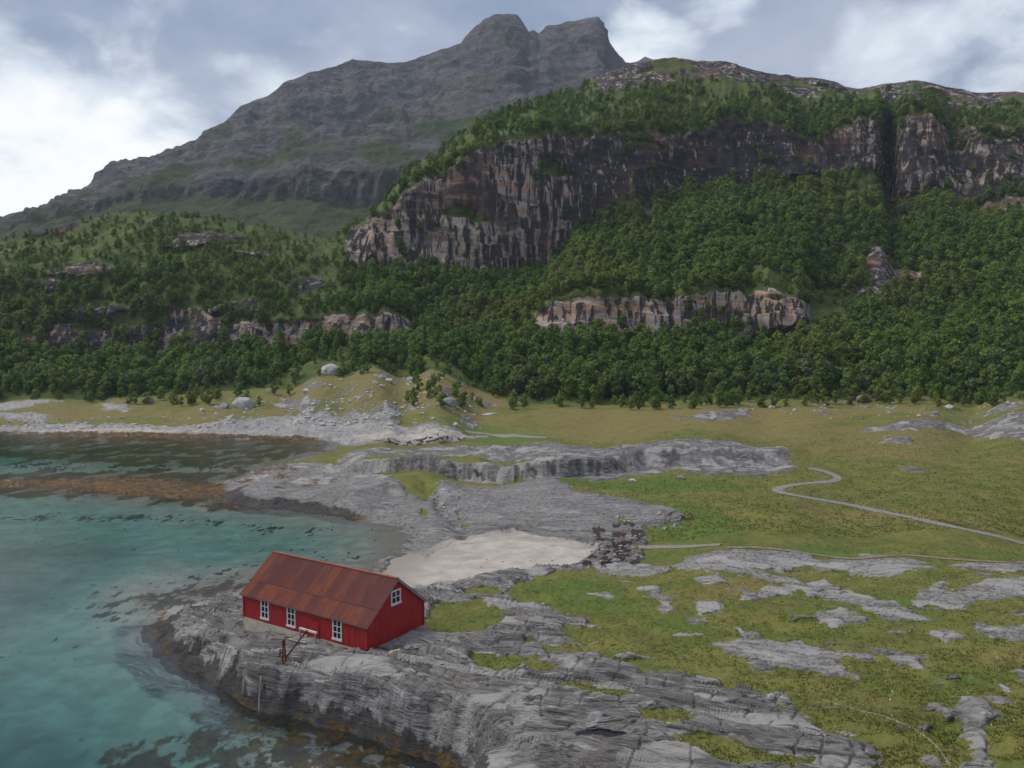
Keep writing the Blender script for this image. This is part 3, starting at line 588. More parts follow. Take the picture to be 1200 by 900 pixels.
# ------------------------------------------------------------------ the mountain behind the hills
mu = np.linspace(-200, 960, 620)
L_S = curve([(-200, 300), (0, 255), (60, 238), (113, 208), (133, 194), (157, 190), (230, 163), (238, 152), (263, 142), (283, 125), (313, 112), (333, 95), (400, 74), (413, 69), (440, 71), (475, 71), (510, 60), (540, 50), (546, 42), (556, 32), (566, 22), (578, 15), (592, 12), (606, 16), (613, 26), (619, 38), (625, 35), (631, 39), (640, 29), (665, 25), (690, 20), (701, 18), (709, 25), (712, 42), (717, 54), (727, 65), (734, 73), (740, 72), (748, 70), (756, 66), (768, 70), (800, 80), (960, 110)])
D_S = curve([(-200, 1400), (0, 1500), (200, 1650), (400, 1900), (560, 2150), (735, 2200), (740, 2500), (960, 2500)])
L_2 = curve([(-200, 310), (0, 275), (60, 262), (100, 250), (180, 236), (270, 228), (330, 236), (400, 245), (480, 241), (560, 230), (960, 220)])
L_3 = curve([(-200, 306), (0, 268), (60, 252), (100, 236), (180, 220), (270, 203), (330, 207), (400, 196), (480, 190), (560, 180), (960, 170)])
mS = L_S(mu); dS = D_S(mu)
ml = [at(mu, 345 + 0 * mu, 780 + 0 * mu), at(mu, L_2(mu) * .5 + 152, 950 + 0 * mu), at(mu, L_2(mu), 1120 + 0 * mu), at(mu, L_3(mu), 1150 + 0 * mu),
      at(mu, L_3(mu) * .55 + mS * .45, 1180 + (dS - 1180) * .5), at(mu, L_3(mu) * .22 + mS * .78, 1180 + (dS - 1180) * .8), at(mu, mS, dS)]
ml = [np.stack([a, b + 0 * a, c], -1) for a, b, c in ml]
kk = ((dS + 500) / dS)[:, None]; lastl = ml[-1] * kk; lastl[:, 2] = ml[-1][:, 2] - 260; ml.append(lastl)
MPts = []; mb = []
for bi, n in enumerate([16, 34, 34, 74, 56, 56, 12]):
    for q in np.linspace(0, 1, n, endpoint=(bi == 6)): MPts.append(ml[bi] * (1 - q) + ml[bi + 1] * q); mb.append(bi + q)
MP = np.array(MPts); mb = np.array(mb)[:, None]
for _ in range(2): MP[1:-1] = MP[1:-1] * .5 + (MP[:-2] + MP[2:]) * .25
mx, my, mz = MP[..., 0], MP[..., 1], MP[..., 2]
mn = grid_normals(MP)
skyfade = 1 - .75 * np.exp(-((mb - 6) / .22) ** 2)
dm_ = (ridged(mx * .0042 + mz * .001, my * .0026 + mz * .003, 5, 301) - .55) * 34 * sst(mb, 2, 4) + fbm(mx * .012, mz * .012, 5, 311) * 9 + (ridged(mx * .009 + mz * .003, mz * .0022, 4, 317) - .5) * 16 * sst(mb, 3, 3.8) + fbm(mx * .05, mz * .08, 3, 315) * 1.6
band = np.exp(-((mb - 2.5) / .5) ** 2); dm_ = dm_ + band * (ridged(mx * .02, mz * .006, 4, 321) - .4) * 26
lg = ((mz + mx * .16 + fbm(mx * .004, mz * .008, 3, 325) * 40) * .016) % 1.0; dm_ = dm_ + (lg ** 2 - .3) * 2.5  * sst(mb, 3, 3.6)
MP = MP + mn * (dm_ * skyfade)[..., None]
mn2 = grid_normals(MP)
mgreen = np.clip(1.55 - sst(mb, 1.6, 3.2) + .9 * fbm(mx * .006, mz * .012, 4, 331) - .55 * band - .75 * sst(mb, 3.4, 4.6), 0, 1) * sst(mn2[..., 2], .30, .52)
mcl = np.clip(band * 1.1 * sst(fbm(mx * .01, mz * .01, 3, 335), -.35, .05), 0, 1)
def mountain_material():
    m, t = material('mountain_rock')
    P = t.pos(); n_ = t.noise
    A = t.vm('MULTIPLY', P, (.012, .012, .035)); a = n_(A, 1.0, 8, .68, .5); b = n_(t.vm('MULTIPLY', P, (.05, .05, .09)), 1.0, 6, .7); v = n_(t.vm('MULTIPLY', P, (.05, .05, .008)), 1.0, 6, .68)
    c = t.mix(t.ss(a, .40, .60), (.058, .055, .056), (.155, .145, .138))
    c = t.mix(t.m('MULTIPLY', t.ss(b, .54, .68), .7), c, (.20, .19, .178))
    c = t.mix(t.m('MULTIPLY', t.ss(b, .45, .36), .75), c, (.040, .040, .044)); c = t.mix(t.m('MULTIPLY', t.ss(n_(P, .12, 5, .7), .55, .68), .5), c, (.21, .20, .19))
    c = t.mix(t.m('MULTIPLY', t.attr('crag'), t.ss(v, .38, .62)), c, (.048, .046, .052))
    c = t.mix(t.m('MULTIPLY', t.ss(n_(P, .006, 5, .6), .52, .66), .5), c, (.115, .098, .068))
    gr_ = t.mix(t.ss(n_(P, .03, 6, .68), .36, .62), (.036, .058, .016), (.072, .092, .024))
    c = t.mix(t.m('MULTIPLY', t.ss(t.m('ADD', t.attr('green'), t.m('MULTIPLY', t.m('SUBTRACT', b, .5), 1.0)), .36, .66), .92), c, gr_)
    t.out(t.bsdf(c, .92, t.bump(t.m('ADD', a, t.m('ADD', b, v)), 1.0, 14.0), .15))
    return m
grid_mesh('mountain', MP, mn2, dict(green=mgreen, crag=mcl), mountain_material())

# ------------------------------------------------------------------ sea
def water_material():
    m, t = material('sea_water')
    P = t.pos()
    a = t.noise(t.vm('MULTIPLY', P, (1.0, 1.6, 1.0)), .55, 3, .6); b = t.noise(t.vm('MULTIPLY', P, (1.0, 1.5, 1.0)), 2.6, 3, .6)
    calm = t.ss(t.noise(P, .035, 3, .5), .40, .62, .55, 1.0)
    h = t.m('MULTIPLY', t.m('ADD', t.m('MULTIPLY', a, .55), t.m('MULTIPLY', b, .5)), calm)
    n = t.new('ShaderNodeBsdfGlass'); n.inputs['Roughness'].default_value = .03; n.inputs['IOR'].default_value = 1.33
    t.put(n.inputs['Normal'], t.bump(h, .55, .14))
    v = t.new('ShaderNodeVolumeAbsorption'); t.put(v.inputs[0], (.31, .855, .85)); v.inputs[1].default_value = .40
    t.out(n.outputs[0], v.outputs[0])
    return m
class MB:
    """collects shapes, then links them as one mesh object"""
    def __init__(s): s.v = []; s.f = []
    def add(s, v, f):
        o = len(s.v); s.v += [tuple(p) for p in v]; s.f += [tuple(i + o for i in q) for q in f]; return s
    def box(s, lo, hi, M=None):
        c = [Vector((x, y, z)) for z in (lo[2], hi[2]) for y in (lo[1], hi[1]) for x in (lo[0], hi[0])]
        if M is not None: c = [M @ p for p in c]
        return s.add(c, [(0, 2, 3, 1), (4, 5, 7, 6), (0, 1, 5, 4), (2, 6, 7, 3), (0, 4, 6, 2), (1, 3, 7, 5)])
    def bar(s, a, b, w_, h_=None):
        a, b = Vector(a), Vector(b); q = (b - a).to_track_quat('Z', 'Y').to_matrix().to_4x4(); h_ = h_ or w_
        return s.box((-w_ / 2, -h_ / 2, 0), (w_ / 2, h_ / 2, (b - a).length), Matrix.Translation(a) @ q)
    def tube(s, pts, rad, n=8):
        rings = []
        for i, p in enumerate(pts):
            p = Vector(p); a = Vector(pts[max(i - 1, 0)]); b = Vector(pts[min(i + 1, len(pts) - 1)])
            q = (b - a).to_track_quat('Z', 'Y'); r_ = rad[i] if isinstance(rad, (list, tuple)) else rad
            rings.append([p + q @ Vector((math.cos(k * 2 * math.pi / n) * r_, math.sin(k * 2 * math.pi / n) * r_, 0)) for k in range(n)])
        v = [p for r_ in rings for p in r_]; f = [tuple(range(n))[::-1], tuple(range(len(v) - n, len(v)))]
        for i in range(len(rings) - 1):
            for k in range(n): f.append((i * n + k, i * n + (k + 1) % n, (i + 1) * n + (k + 1) % n, (i + 1) * n + k))
        return s.add(v, f)
    def build(s, name, mat, parent=None, smooth=False):
        me = bpy.data.meshes.new(name); me.from_pydata([tuple(p) for p in s.v], [], s.f)
        if mat: me.materials.append(mat)
        if smooth:
            for p in me.polygons: p.use_smooth = True
        o = bpy.data.objects.new(name, me); COL.objects.link(o); o.parent = parent
        return o
def tag(o, label, cat, group=None, kind=None):
    if label: o['label'] = label
    if cat: o['category'] = cat
    if group: o['group'] = group
    if kind: o['kind'] = kind
    return o
def empty(name, loc, rz=0.0):
    o = bpy.data.objects.new(name, None); COL.objects.link(o); o.location = loc; o.rotation_euler = (0, 0, rz); o.empty_display_size = .3
    return o
tag(MB().box((-900, 20, -14), (420, 460, 0)).build('sea', water_material()), None, None, kind='structure')
m, t = material('deep_ground'); t.out(t.bsdf(t.mix(t.noise(t.pos(), .02), (.05, .06, .03), (.09, .09, .05)), .95))
tag(MB().add([(-9000, -9000, -15), (9000, -9000, -15), (9000, 9000, -15), (-9000, 9000, -15)], [(0, 1, 2, 3)]).build('lowland', m), None, None, kind='structure')
m, t = material('pool_water'); g_ = t.new('ShaderNodeBsdfGlossy'); g_.inputs['Roughness'].default_value = .04
tr = t.new('ShaderNodeBsdfTransparent'); t.put(tr.inputs[0], (.35, .22, .10)); fr = t.new('ShaderNodeFresnel'); mx_ = t.new('ShaderNodeMixShader')
t.L.new(fr.outputs[0], mx_.inputs[0]); t.L.new(tr.outputs[0], mx_.inputs[1]); t.L.new(g_.outputs[0], mx_.inputs[2]); t.out(mx_.outputs[0])
pv = [(px_ + math.cos(a) * 1.75, py_ + math.sin(a) * .88, POOLZ - .17) for a in np.linspace(0, 2 * math.pi, 24, endpoint=False)]
tag(MB().add(pv, [tuple(range(24))]).build('rock_pool', m), None, None, kind='structure')

# ------------------------------------------------------------------ paths
m, t = material('path_gravel'); P = t.pos(); n_ = t.noise(P, 3.0, 5, .7)
c = t.mix(t.ss(n_, .35, .65), (.17, .165, .155), (.28, .27, .25)); c = t.mix(t.m('MULTIPLY', t.ss(t.noise(P, .5, 4), .56, .7), .5), c, (.16, .14, .08))
MPATH = m; t.out(t.bsdf(c, .95, t.bump(n_, .6, .05), .2))
m, t = material('trodden_earth'); P = t.pos(); n_ = t.noise(P, 1.5, 5, .7)
c = t.mix(t.ss(n_, .35, .65), (.15, .125, .075), (.26, .23, .17)); MEARTH = m; t.out(t.bsdf(c, .95, t.bump(n_, .6, .05), .2))
def ribbon(name, pts, wd, mat, lift):
    pl = [Vector((p[0], p[1], 0)) for p in pts]
    for _ in range(2):
        q = [pl[0]]
        for a, b in zip(pl[:-1], pl[1:]): q += [a * .75 + b * .25, a * .25 + b * .75]
        pl = q + [pl[-1]]
    sm = []
    for a, b in zip(pl[:-1], pl[1:]):
        n = max(1, int((b - a).length / .7)); sm += [a.lerp(b, i / n) for i in range(n)]
    sm.append(pl[-1]); b_ = MB(); v = []; f = []
    for i, p in enumerate(sm):
        tn = (sm[min(i + 1, len(sm) - 1)] - sm[max(i - 1, 0)]).normalized(); nr = Vector((-tn.y, tn.x, 0))
        ww = wd * (1 + .22 * math.sin(i * .37) * math.sin(i * .11 + 1) + random.uniform(-.08, .08)); cr = (-1, -.5, 0, .5, 1)
        for k in cr:
            q = p + nr * (k * ww / 2); v.append((q.x, q.y, HT(q.x, q.y) + lift - .06 * abs(k)))
        if i:
            for k in range(4): f.append(((i - 1) * 5 + k, (i - 1) * 5 + k + 1, i * 5 + k + 1, i * 5 + k))
    return tag(b_.add(v, f).build(name, mat, smooth=True), None, None, kind='structure')
for nm, wd, mt in (('gravel_path', 1.8, MPATH), ('beach_path', 1.6, MPATH), ('ridge_track', 1.1, MEARTH), ('shore_path', 2.6, MPATH), ('foot_track', .22, MEARTH)):
    ribbon(nm, PATHW[nm], wd, mt, .12 if wd > .5 else .05)

# ------------------------------------------------------------------ materials for built things
def simple(name, col, col2=None, scale=4, rough=.7, bumpd=.01, spec=.3, stretch=(1, 1, 1), metal=0.0):
    m, t = material(name); o = t.obj(); n_ = t.noise(t.vm('MULTIPLY', o, stretch), scale, 6, .65)
    t.out(t.bsdf(t.mix(t.ss(n_, .32, .68), col, col2 or col), rough, t.bump(n_, .5, bumpd), spec, metal)); return m
def red_wall_material():
    m, t = material('red_boarding'); o = t.obj()
    n_ = t.noise(t.vm('MULTIPLY', o, (3.0, 3.0, .25)), 1.6, 6, .7); n2 = t.noise(o, .8, 5, .6)
    sp_ = t.new('ShaderNodeSeparateXYZ'); t.L.new(o, sp_.inputs[0])
    c = t.mix(t.ss(n_, .3, .7), (.32, .020, .019), (.43, .032, .028)); c = t.mix(t.m('MULTIPLY', t.ss(n2, .58, .72), .4), c, (.18, .014, .013))
    c = t.mix(t.m('MULTIPLY', t.ss(t.noise(o, 3.5, 5, .7), .66, .76), .35), c, (.36, .12, .09))
    t.out(t.bsdf(c, .62, t.bump(n_, .3, .01), .3)); return m
def rust_material():
    m, t = material('rusted_sheet'); o = t.obj(); oi = t.new('ShaderNodeObjectInfo'); rnd = oi.outputs['Random']
    off = t.vm('ADD', o, t.xyz(t.m('MULTIPLY', rnd, 37.0), t.m('MULTIPLY', rnd, 19.0), 0.0))
    n_ = t.noise(t.vm('MULTIPLY', off, (1.2, .35, 1.0)), 1.3, 6, .68); n2 = t.noise(off, 5.0, 5, .7); n3 = t.noise(t.vm('MULTIPLY', o, (6.0, .3, 1.0)), 1.0, 4, .6)
    c = t.mix(rnd, (.155, .056, .050), (.25, .078, .046))
    c = t.mix(t.m('MULTIPLY', t.ss(t.m('ADD', n_, t.m('MULTIPLY', t.m('SUBTRACT', rnd, .5), .22)), .46, .70), .85), c, (.31, .098, .042))
    c = t.mix(t.m('MULTIPLY', t.ss(n_, .45, .32), .6), c, (.085, .034, .036)); c = t.mix(t.m('MULTIPLY', t.ss(n2, .58, .74), .45), c, (.26, .13, .085))
    c = t.mix(t.m('MULTIPLY', t.ss(n3, .58, .72), .45), c, (.27, .20, .18))
    t.out(t.bsdf(c, .72, t.bump(n2, .35, .01), .3)); return m
M_RED = red_wall_material(); M_RUST = rust_material()
M_WHITE = simple('white_paint', (.72, .71, .68), (.60, .58, .55), 3, .55)
m, t = material('window_glass'); M_GLASS = m; t.out(t.bsdf((.012, .014, .016), .08, None, .5))
M_CONC = simple('old_concrete', (.42, .36, .27), (.56, .50, .40), 1.6, .9, .03)
M_WOOD = simple('weathered_wood', (.22, .19, .16), (.40, .36, .31), 5, .85, .01, .2, (6, 6, .6))
M_IRON = simple('rusty_iron', (.095, .022, .014), (.18, .045, .022), 6, .8, .01)
M_BARK = simple('birch_bark', (.16, .14, .12), (.42, .40, .37), 5, .9, .02)
M_SOFFIT = simple('grey_fascia', (.22, .17, .15), (.33, .28, .25), 4, .8)

# ------------------------------------------------------------------ the red boathouse
HROT = math.atan2(HA.y, HA.x)
house = tag(empty('boathouse', HORG, HROT), 'long red wooden boathouse with a rusty sheet roof on the rocky point', 'boathouse')
EV, RG = 2.42, 5.5; W2 = HWD / 2
# local axes: x along the long wall away from the near corner, y = 0 the wall to the water, -HWD the back wall
b_ = MB()
def wall_profile(x0, x1):
    pr = [(0, 0), (0, EV), (-W2, RG), (-HWD, EV), (-HWD, 0)]
    v = [(x0, y, z) for y, z in pr] + [(x1, y, z) for y, z in pr]
    return v, [(0, 1, 2, 3, 4), (9, 8, 7, 6, 5)] + [(i, (i + 5), (i + 1) % 5 + 5, (i + 1) % 5) for i in range(5)]
b_.add(*wall_profile(0, HL))
x = .1
while x < HL - .1:                                             # upright boards on the long walls
    w_ = random.uniform(.13, .19); h_ = random.uniform(.012, .026)
    b_.box((x, 0, -.04 + random.uniform(-.03, .03)), (x + w_ - .02, h_, EV - .03)); b_.box((x, -HWD - h_, 0), (x + w_ - .02, -HWD, EV - .03)); x += w_
b_.build('wall', M_RED, house)
for xx_, sg in ((0, -1), (HL, 1)):
    b_ = MB(); y = .08
    while y < HWD - .1:
        w_ = random.uniform(.13, .19); h_ = random.uniform(.012, .026); yc_ = y + w_ / 2; top = EV + (RG - EV) * (1 - abs(yc_ - W2) / W2) - .06
        b_.box((min(xx_ - sg * .03, xx_ + sg * h_), -y - w_ + .02, -.04 + random.uniform(-.03, .03)), (max(xx_ - sg * .03, xx_ + sg * h_), -y, top)); y += w_
    b_.build('gable_boarding', M_RED, house)['kind'] = 'stuff'
for xx_, yy_ in ((-.03, .03), (HL + .03, .03), (-.03, -HWD - .03), (HL + .03, -HWD - .03)):
    MB().box((xx_ - .07, yy_ - .07, -.06), (xx_ + .07, yy_ + .07, EV + .02)).build('corner_board', M_RED, house)
# concrete footing
b_ = MB(); b_.box((-.02, -HWD + .05, -2.4), (HL + .06, .06, -.03)); b_.build('foundation', M_CONC, house)
# roof of rusty sheets, two courses on each slope
SL = math.hypot(W2, RG - EV); OH = .28; NCOL = 15; RW = HL + .5; cw = RW / NCOL
roof = MB()
for sg in (0, 1):
    ye, yr = (OH, -W2) if sg == 0 else (-HWD - OH, -W2); ze = EV + .05 - OH * (RG - EV) / W2
    roof.add([(-.22, ye, ze), (HL + .22, ye, ze), (HL + .22, yr, RG + .05), (-.22, yr, RG + .05), (-.22, ye, ze - .06), (HL + .22, ye, ze - .06), (HL + .22, yr, RG - .01), (-.22, yr, RG - .01)], [(0, 1, 2, 3), (7, 6, 5, 4), (0, 4, 5, 1), (1, 5, 6, 2), (3, 7, 4, 0)])
roofo = roof.build('roof', M_SOFFIT, house)
def sheet_mesh(w_, l_):
    n = int(w_ / .095) * 2; v = []; f = []
    for j in range(3):
        for i in range(n + 1): v.append((w_ * i / n, l_ * j / 2, .018 * (1 if i % 2 else -1)))
    for j in range(2):
        for i in range(n): f.append((j * (n + 1) + i, j * (n + 1) + i + 1, (j + 1) * (n + 1) + i + 1, (j + 1) * (n + 1) + i))
    me = bpy.data.meshes.new('roof_sheet'); me.from_pydata(v, [], f); me.materials.append(M_RUST); return me
SLT = math.hypot(W2 + OH, RG - EV + OH * (RG - EV) / W2); pit = math.atan2(RG - EV, W2); low = SLT * .34
ms_lo, ms_hi = sheet_mesh(cw + .10, low + .15), sheet_mesh(cw + .10, SLT - low)
for sg in (0, 1):
    for cidx in range(NCOL):
        for row in (0, 1):
            o = bpy.data.objects.new('roof_sheet', ms_lo if row == 0 else ms_hi); COL.objects.link(o); o.parent = roofo
            dist = (0 if row == 0 else low) + random.uniform(-.03, .03); lift = .085 + .03 * row + (.014 if cidx % 2 else 0) + random.uniform(-.006, .008)
            tiltz = random.uniform(-.006, .006)
            if sg == 0:
                o.matrix_basis = Matrix.Translation((-.25 + cidx * cw + cw + .05, OH - dist * math.cos(pit), EV + .05 - OH * (RG - EV) / W2 + dist * math.sin(pit))) @ Matrix.Rotation(math.pi + tiltz, 4, 'Z') @ Matrix.Rotation(pit, 4, 'X') @ Matrix.Translation((0, 0, lift))
            else:
                o.matrix_basis = Matrix.Translation((-.25 + cidx * cw - .05, -HWD - OH + dist * math.cos(pit), EV + .05 - OH * (RG - EV) / W2 + dist * math.sin(pit))) @ Matrix.Rotation(pit, 4, 'X') @ Matrix.Translation((0, 0, lift))
b_ = MB(); b_.bar((-.27, -W2, RG + .17), (HL + .27, -W2, RG + .17), .34, .06); b_.build('ridge_cap', M_RUST, roofo)
for xx_ in (-.25, HL + .25):
    for ye in (OH, -HWD - OH):
        MB().bar((xx_, ye, EV - OH * (RG - EV) / W2 + .02), (xx_, -W2, RG + .03), .06, .17).build('bargeboard', M_SOFFIT, roofo)
def window(parent, origin, ux, un, wd, ht, cols, rows_):
    """origin bottom left corner of the opening, ux along the wall, un outwards"""
    M = Matrix.Identity(4); ux = Vector(ux); un = Vector(un); uz = Vector((0, 0, 1))
    for r_ in range(3): M[r_][0], M[r_][1], M[r_][2], M[r_][3] = ux[r_], un[r_], uz[r_], origin[r_]
    cas = .14; f = MB()
    f.box((-cas, .03, -cas), (0, .085, ht + cas), M).box((wd, .03, -cas), (wd + cas, .085, ht + cas), M).box((0, .03, ht), (wd, .085, ht + cas), M)
    win = f.build('window', M_WHITE, parent)
    MB().box((-cas - .04, .03, -cas - .06), (wd + cas + .04, .14, -.0), M).build('sill', M_WHITE, win)
    mb_ = MB(); bw = .075
    for i in range(1, cols): mb_.box((wd * i / cols - bw * .6, .032, 0), (wd * i / cols + bw * .6, .075, ht), M)
    for j in range(1, rows_): mb_.box((0, .034, ht * j / rows_ - bw / 2), (wd, .07, ht * j / rows_ + bw / 2), M)
    mb_.build('glazing_bar', M_WHITE, win)
    for i in range(cols):
        for j in range(rows_):
            MB().box((wd * i / cols + bw * .5, .028, ht * j / rows_ + bw * .4), (wd * (i + 1) / cols - bw * .5, .045, ht * (j + 1) / rows_ - bw * .4), M).build('pane', M_GLASS, win)
for tx in (3.6, 9.7, 13.45): window(house, (tx - .45, 0, .48), (1, 0, 0), (0, 1, 0), .90, 1.66, 2, 3)
window(house, (0, -3.35, 3.36), (0, -1, 0), (-1, 0, 0), 1.06, 1.06, 2, 2)
b_ = MB(); b_.box((6.05, .0, -.75), (7.35, .07, 1.28)); door = b_.build('door', M_RED, house)
b_ = MB(); b_.box((5.95, .0, -.75), (6.05, .11, 1.36)).box((7.35, .0, -.75), (7.45, .11, 1.36)).box((6.05, .0, 1.28), (7.35, .11, 1.37)); b_.build('door_frame', M_RED, door)
MB().box((6.18, .07, .25), (6.26, .12, .45)).build('handle', M_IRON, door)

def hpt(lx, ly, lz=0): 
    p = HORG + HA * lx - HB * ly; return (p.x, p.y, HZ0 + lz)
# white trestle rail before the door
p0 = hpt(5.5, .75); rail = tag(empty('trestle', (p0[0], p0[1], HT(p0[0], p0[1])), HROT), 'white plank trestle standing in front of the boathouse door', 'trestle')
b_ = MB(); b_.box((0, -.07, 1.0), (2.3, .07, 1.16)); b_.build('plank', M_WHITE, rail)
for lx in (.12, 2.15): MB().box((lx, -.05, -.4), (lx + .12, .05, .998)).build('leg', M_WOOD, rail)
# rusty hand crane on the rock
cx_, cy_, cz_ = seen(333, 776, 2.6); rt = Vector((1, 0, 0))
crane = tag(empty('hand_crane', (cx_, cy_, cz_)), 'small rusty iron hand crane with a slanting jib on the rock before the boathouse', 'crane')
MB().tube([(0, 0, -.3), (0, 0, .12)], [.55, .42], 10).build('base_plate', M_IRON, crane)
b_ = MB()
for q in (-.14, .14): b_.bar((q, 0, .1), (q * .35, 0, 2.05), .11)
for zz_ in (.6, 1.1, 1.6): b_.bar((-.16, 0, zz_), (.16, 0, zz_), .07)
b_.build('mast', M_IRON, crane)
MB().bar((.1, 0, .35), (2.0, .35, 2.75), .12).build('jib', M_IRON, crane)
MB().tube([(0, 0, 2.0), (1.95, .34, 2.7)], .022, 5).build('stay_rod', M_IRON, crane)
wh = MB()
for k in range(12):
    a0, a1 = k * math.pi / 6, (k + 1) * math.pi / 6; wh.bar((-.34, math.cos(a0) * .32, .85 + math.sin(a0) * .32), (-.34, math.cos(a1) * .32, .85 + math.sin(a1) * .32), .05)
wh.bar((-.34, -.3, .85), (-.34, .3, .85), .04).bar((-.34, 0, .55), (-.34, 0, 1.15), .04).bar((-.36, 0, .85), (0, 0, .85), .06).build('hand_wheel', M_IRON, crane)
MB().tube([(1.95, .34, 2.68), (1.97, .35, 1.9)], .018, 5).build('hook_chain', M_IRON, crane)

# mooring poles against the quay face
def pole(top, bot, rad, label):
    tx_, ty_, tz_ = top; bx_, by_, bz_ = bot
    b_ = MB(); a, c_ = Vector(bot), Vector(top); n = 7
    b_.tube([a.lerp(c_, i / n) + Vector((math.sin(i * 1.3) * .02, 0, 0)) for i in range(n + 1)], [rad * (1 - .25 * i / n) for i in range(n + 1)], 8)
    tag(b_.build('mooring_pole', M_WOOD, smooth=True), label, 'pole', 'poles standing in the water below the rock')
def pl(px, py, Yd): return at(px, py, Yd)
for (tx_, ty_), (bx_, by_), rad, lab in (((267, 754), (253, 800), .075, 'long pale pole leaning against the rock, nearest the point'), ((289, 774), (284, 816), .065, 'slim grey pole in the water, middle one of three below the boathouse'), ((305.5, 792), (303, 838), .075, 'upright grey pole in the water below the rusty crane')):
    yd = min(seen(bx_, by_, .5)[1], unp(bx_, by_, 0)[1]); yt = min(seen(tx_, ty_, 2.0)[1], yd + .6); pole(pl(tx_, ty_, yt - .45), pl(bx_, by_, yd - .55), rad, lab)
# loose planks
def plank(px, py, ln, az, wd, label):
    x, y, z = seen(px, py); a = Vector((math.cos(az), math.sin(az), 0)) * ln / 2
    z0, z1 = HT(x - a.x, y - a.y), HT(x + a.x, y + a.y); z0, z1 = max(z0, z - .15), max(z1, z - .15)
    tag(MB().bar((x - a.x, y - a.y, z0 + .12), (x + a.x, y + a.y, z1 + .12), wd, .07).build('plank', M_WOOD), label, 'plank', 'loose planks round the boathouse')
plank(500, 752, 2.8, R(-35), .28, 'pale weathered plank on the rock by the red gable wall')
plank(348, 751, 2.2, R(-28), .3, 'grey plank lying at the foot of the boathouse front')

# ------------------------------------------------------------------ boulders and stones
def rock_material(name, a, b, cst):
    m, t = material(name); o = t.pos(); n_ = t.noise(o, 1.2, 6, .68); n2 = t.noise(t.vm('MULTIPLY', o, (1, 1, 2.5)), .7, 4, .6)
    c = t.mix(t.ss(n_, .35, .65), a, b); c = t.mix(t.m('MULTIPLY', t.ss(n2, .56, .7), .6), c, cst)
    t.out(t.bsdf(c, .9, t.bump(n_, .8, .12), .2)); return m
MR = {'pale': rock_material('pale_boulder_rock', (.34, .33, .31), (.55, .53, .50), (.2, .19, .18)), 'grey': rock_material('grey_boulder_rock', (.19, .185, .18), (.36, .35, .34), (.12, .115, .11)),
      'brown': rock_material('brown_boulder_rock', (.14, .11, .095), (.25, .20, .17), (.08, .07, .065)), 'warm': rock_material('warm_boulder_rock', (.36, .27, .2), (.52, .42, .34), (.25, .2, .17))}
def boulder_mesh(seed):
    rnd = random.Random(seed); bm = bmesh.new()
    for _ in range(26):
        v = Vector((rnd.gauss(0, 1), rnd.gauss(0, 1), rnd.gauss(0, 1))).normalized(); v.x *= .5 * rnd.uniform(.85, 1.1); v.y *= .45 * rnd.uniform(.8, 1.1); v.z = v.z * .5 * rnd.uniform(.8, 1.05)
        bm.verts.new(v)
    r_ = bmesh.ops.convex_hull(bm, input=bm.verts); bmesh.ops.delete(bm, geom=[g for g in r_['geom_interior'] if isinstance(g, bmesh.types.BMVert)], context='VERTS')
    bmesh.ops.bevel(bm, geom=bm.edges[:], offset=.035, segments=1, affect='EDGES')
    me = bpy.data.meshes.new('boulder'); bm.to_mesh(me); bm.free(); return me
BMESH = {(k, i): None for k in MR for i in range(4)}
def bmesh_for(k, i):
    if BMESH[(k, i)] is None:
        me = boulder_mesh(100 + i); me.materials.append(MR[k]); BMESH[(k, i)] = me
    return BMESH[(k, i)]
def ground_at(px, py):
    return seen(px, py)
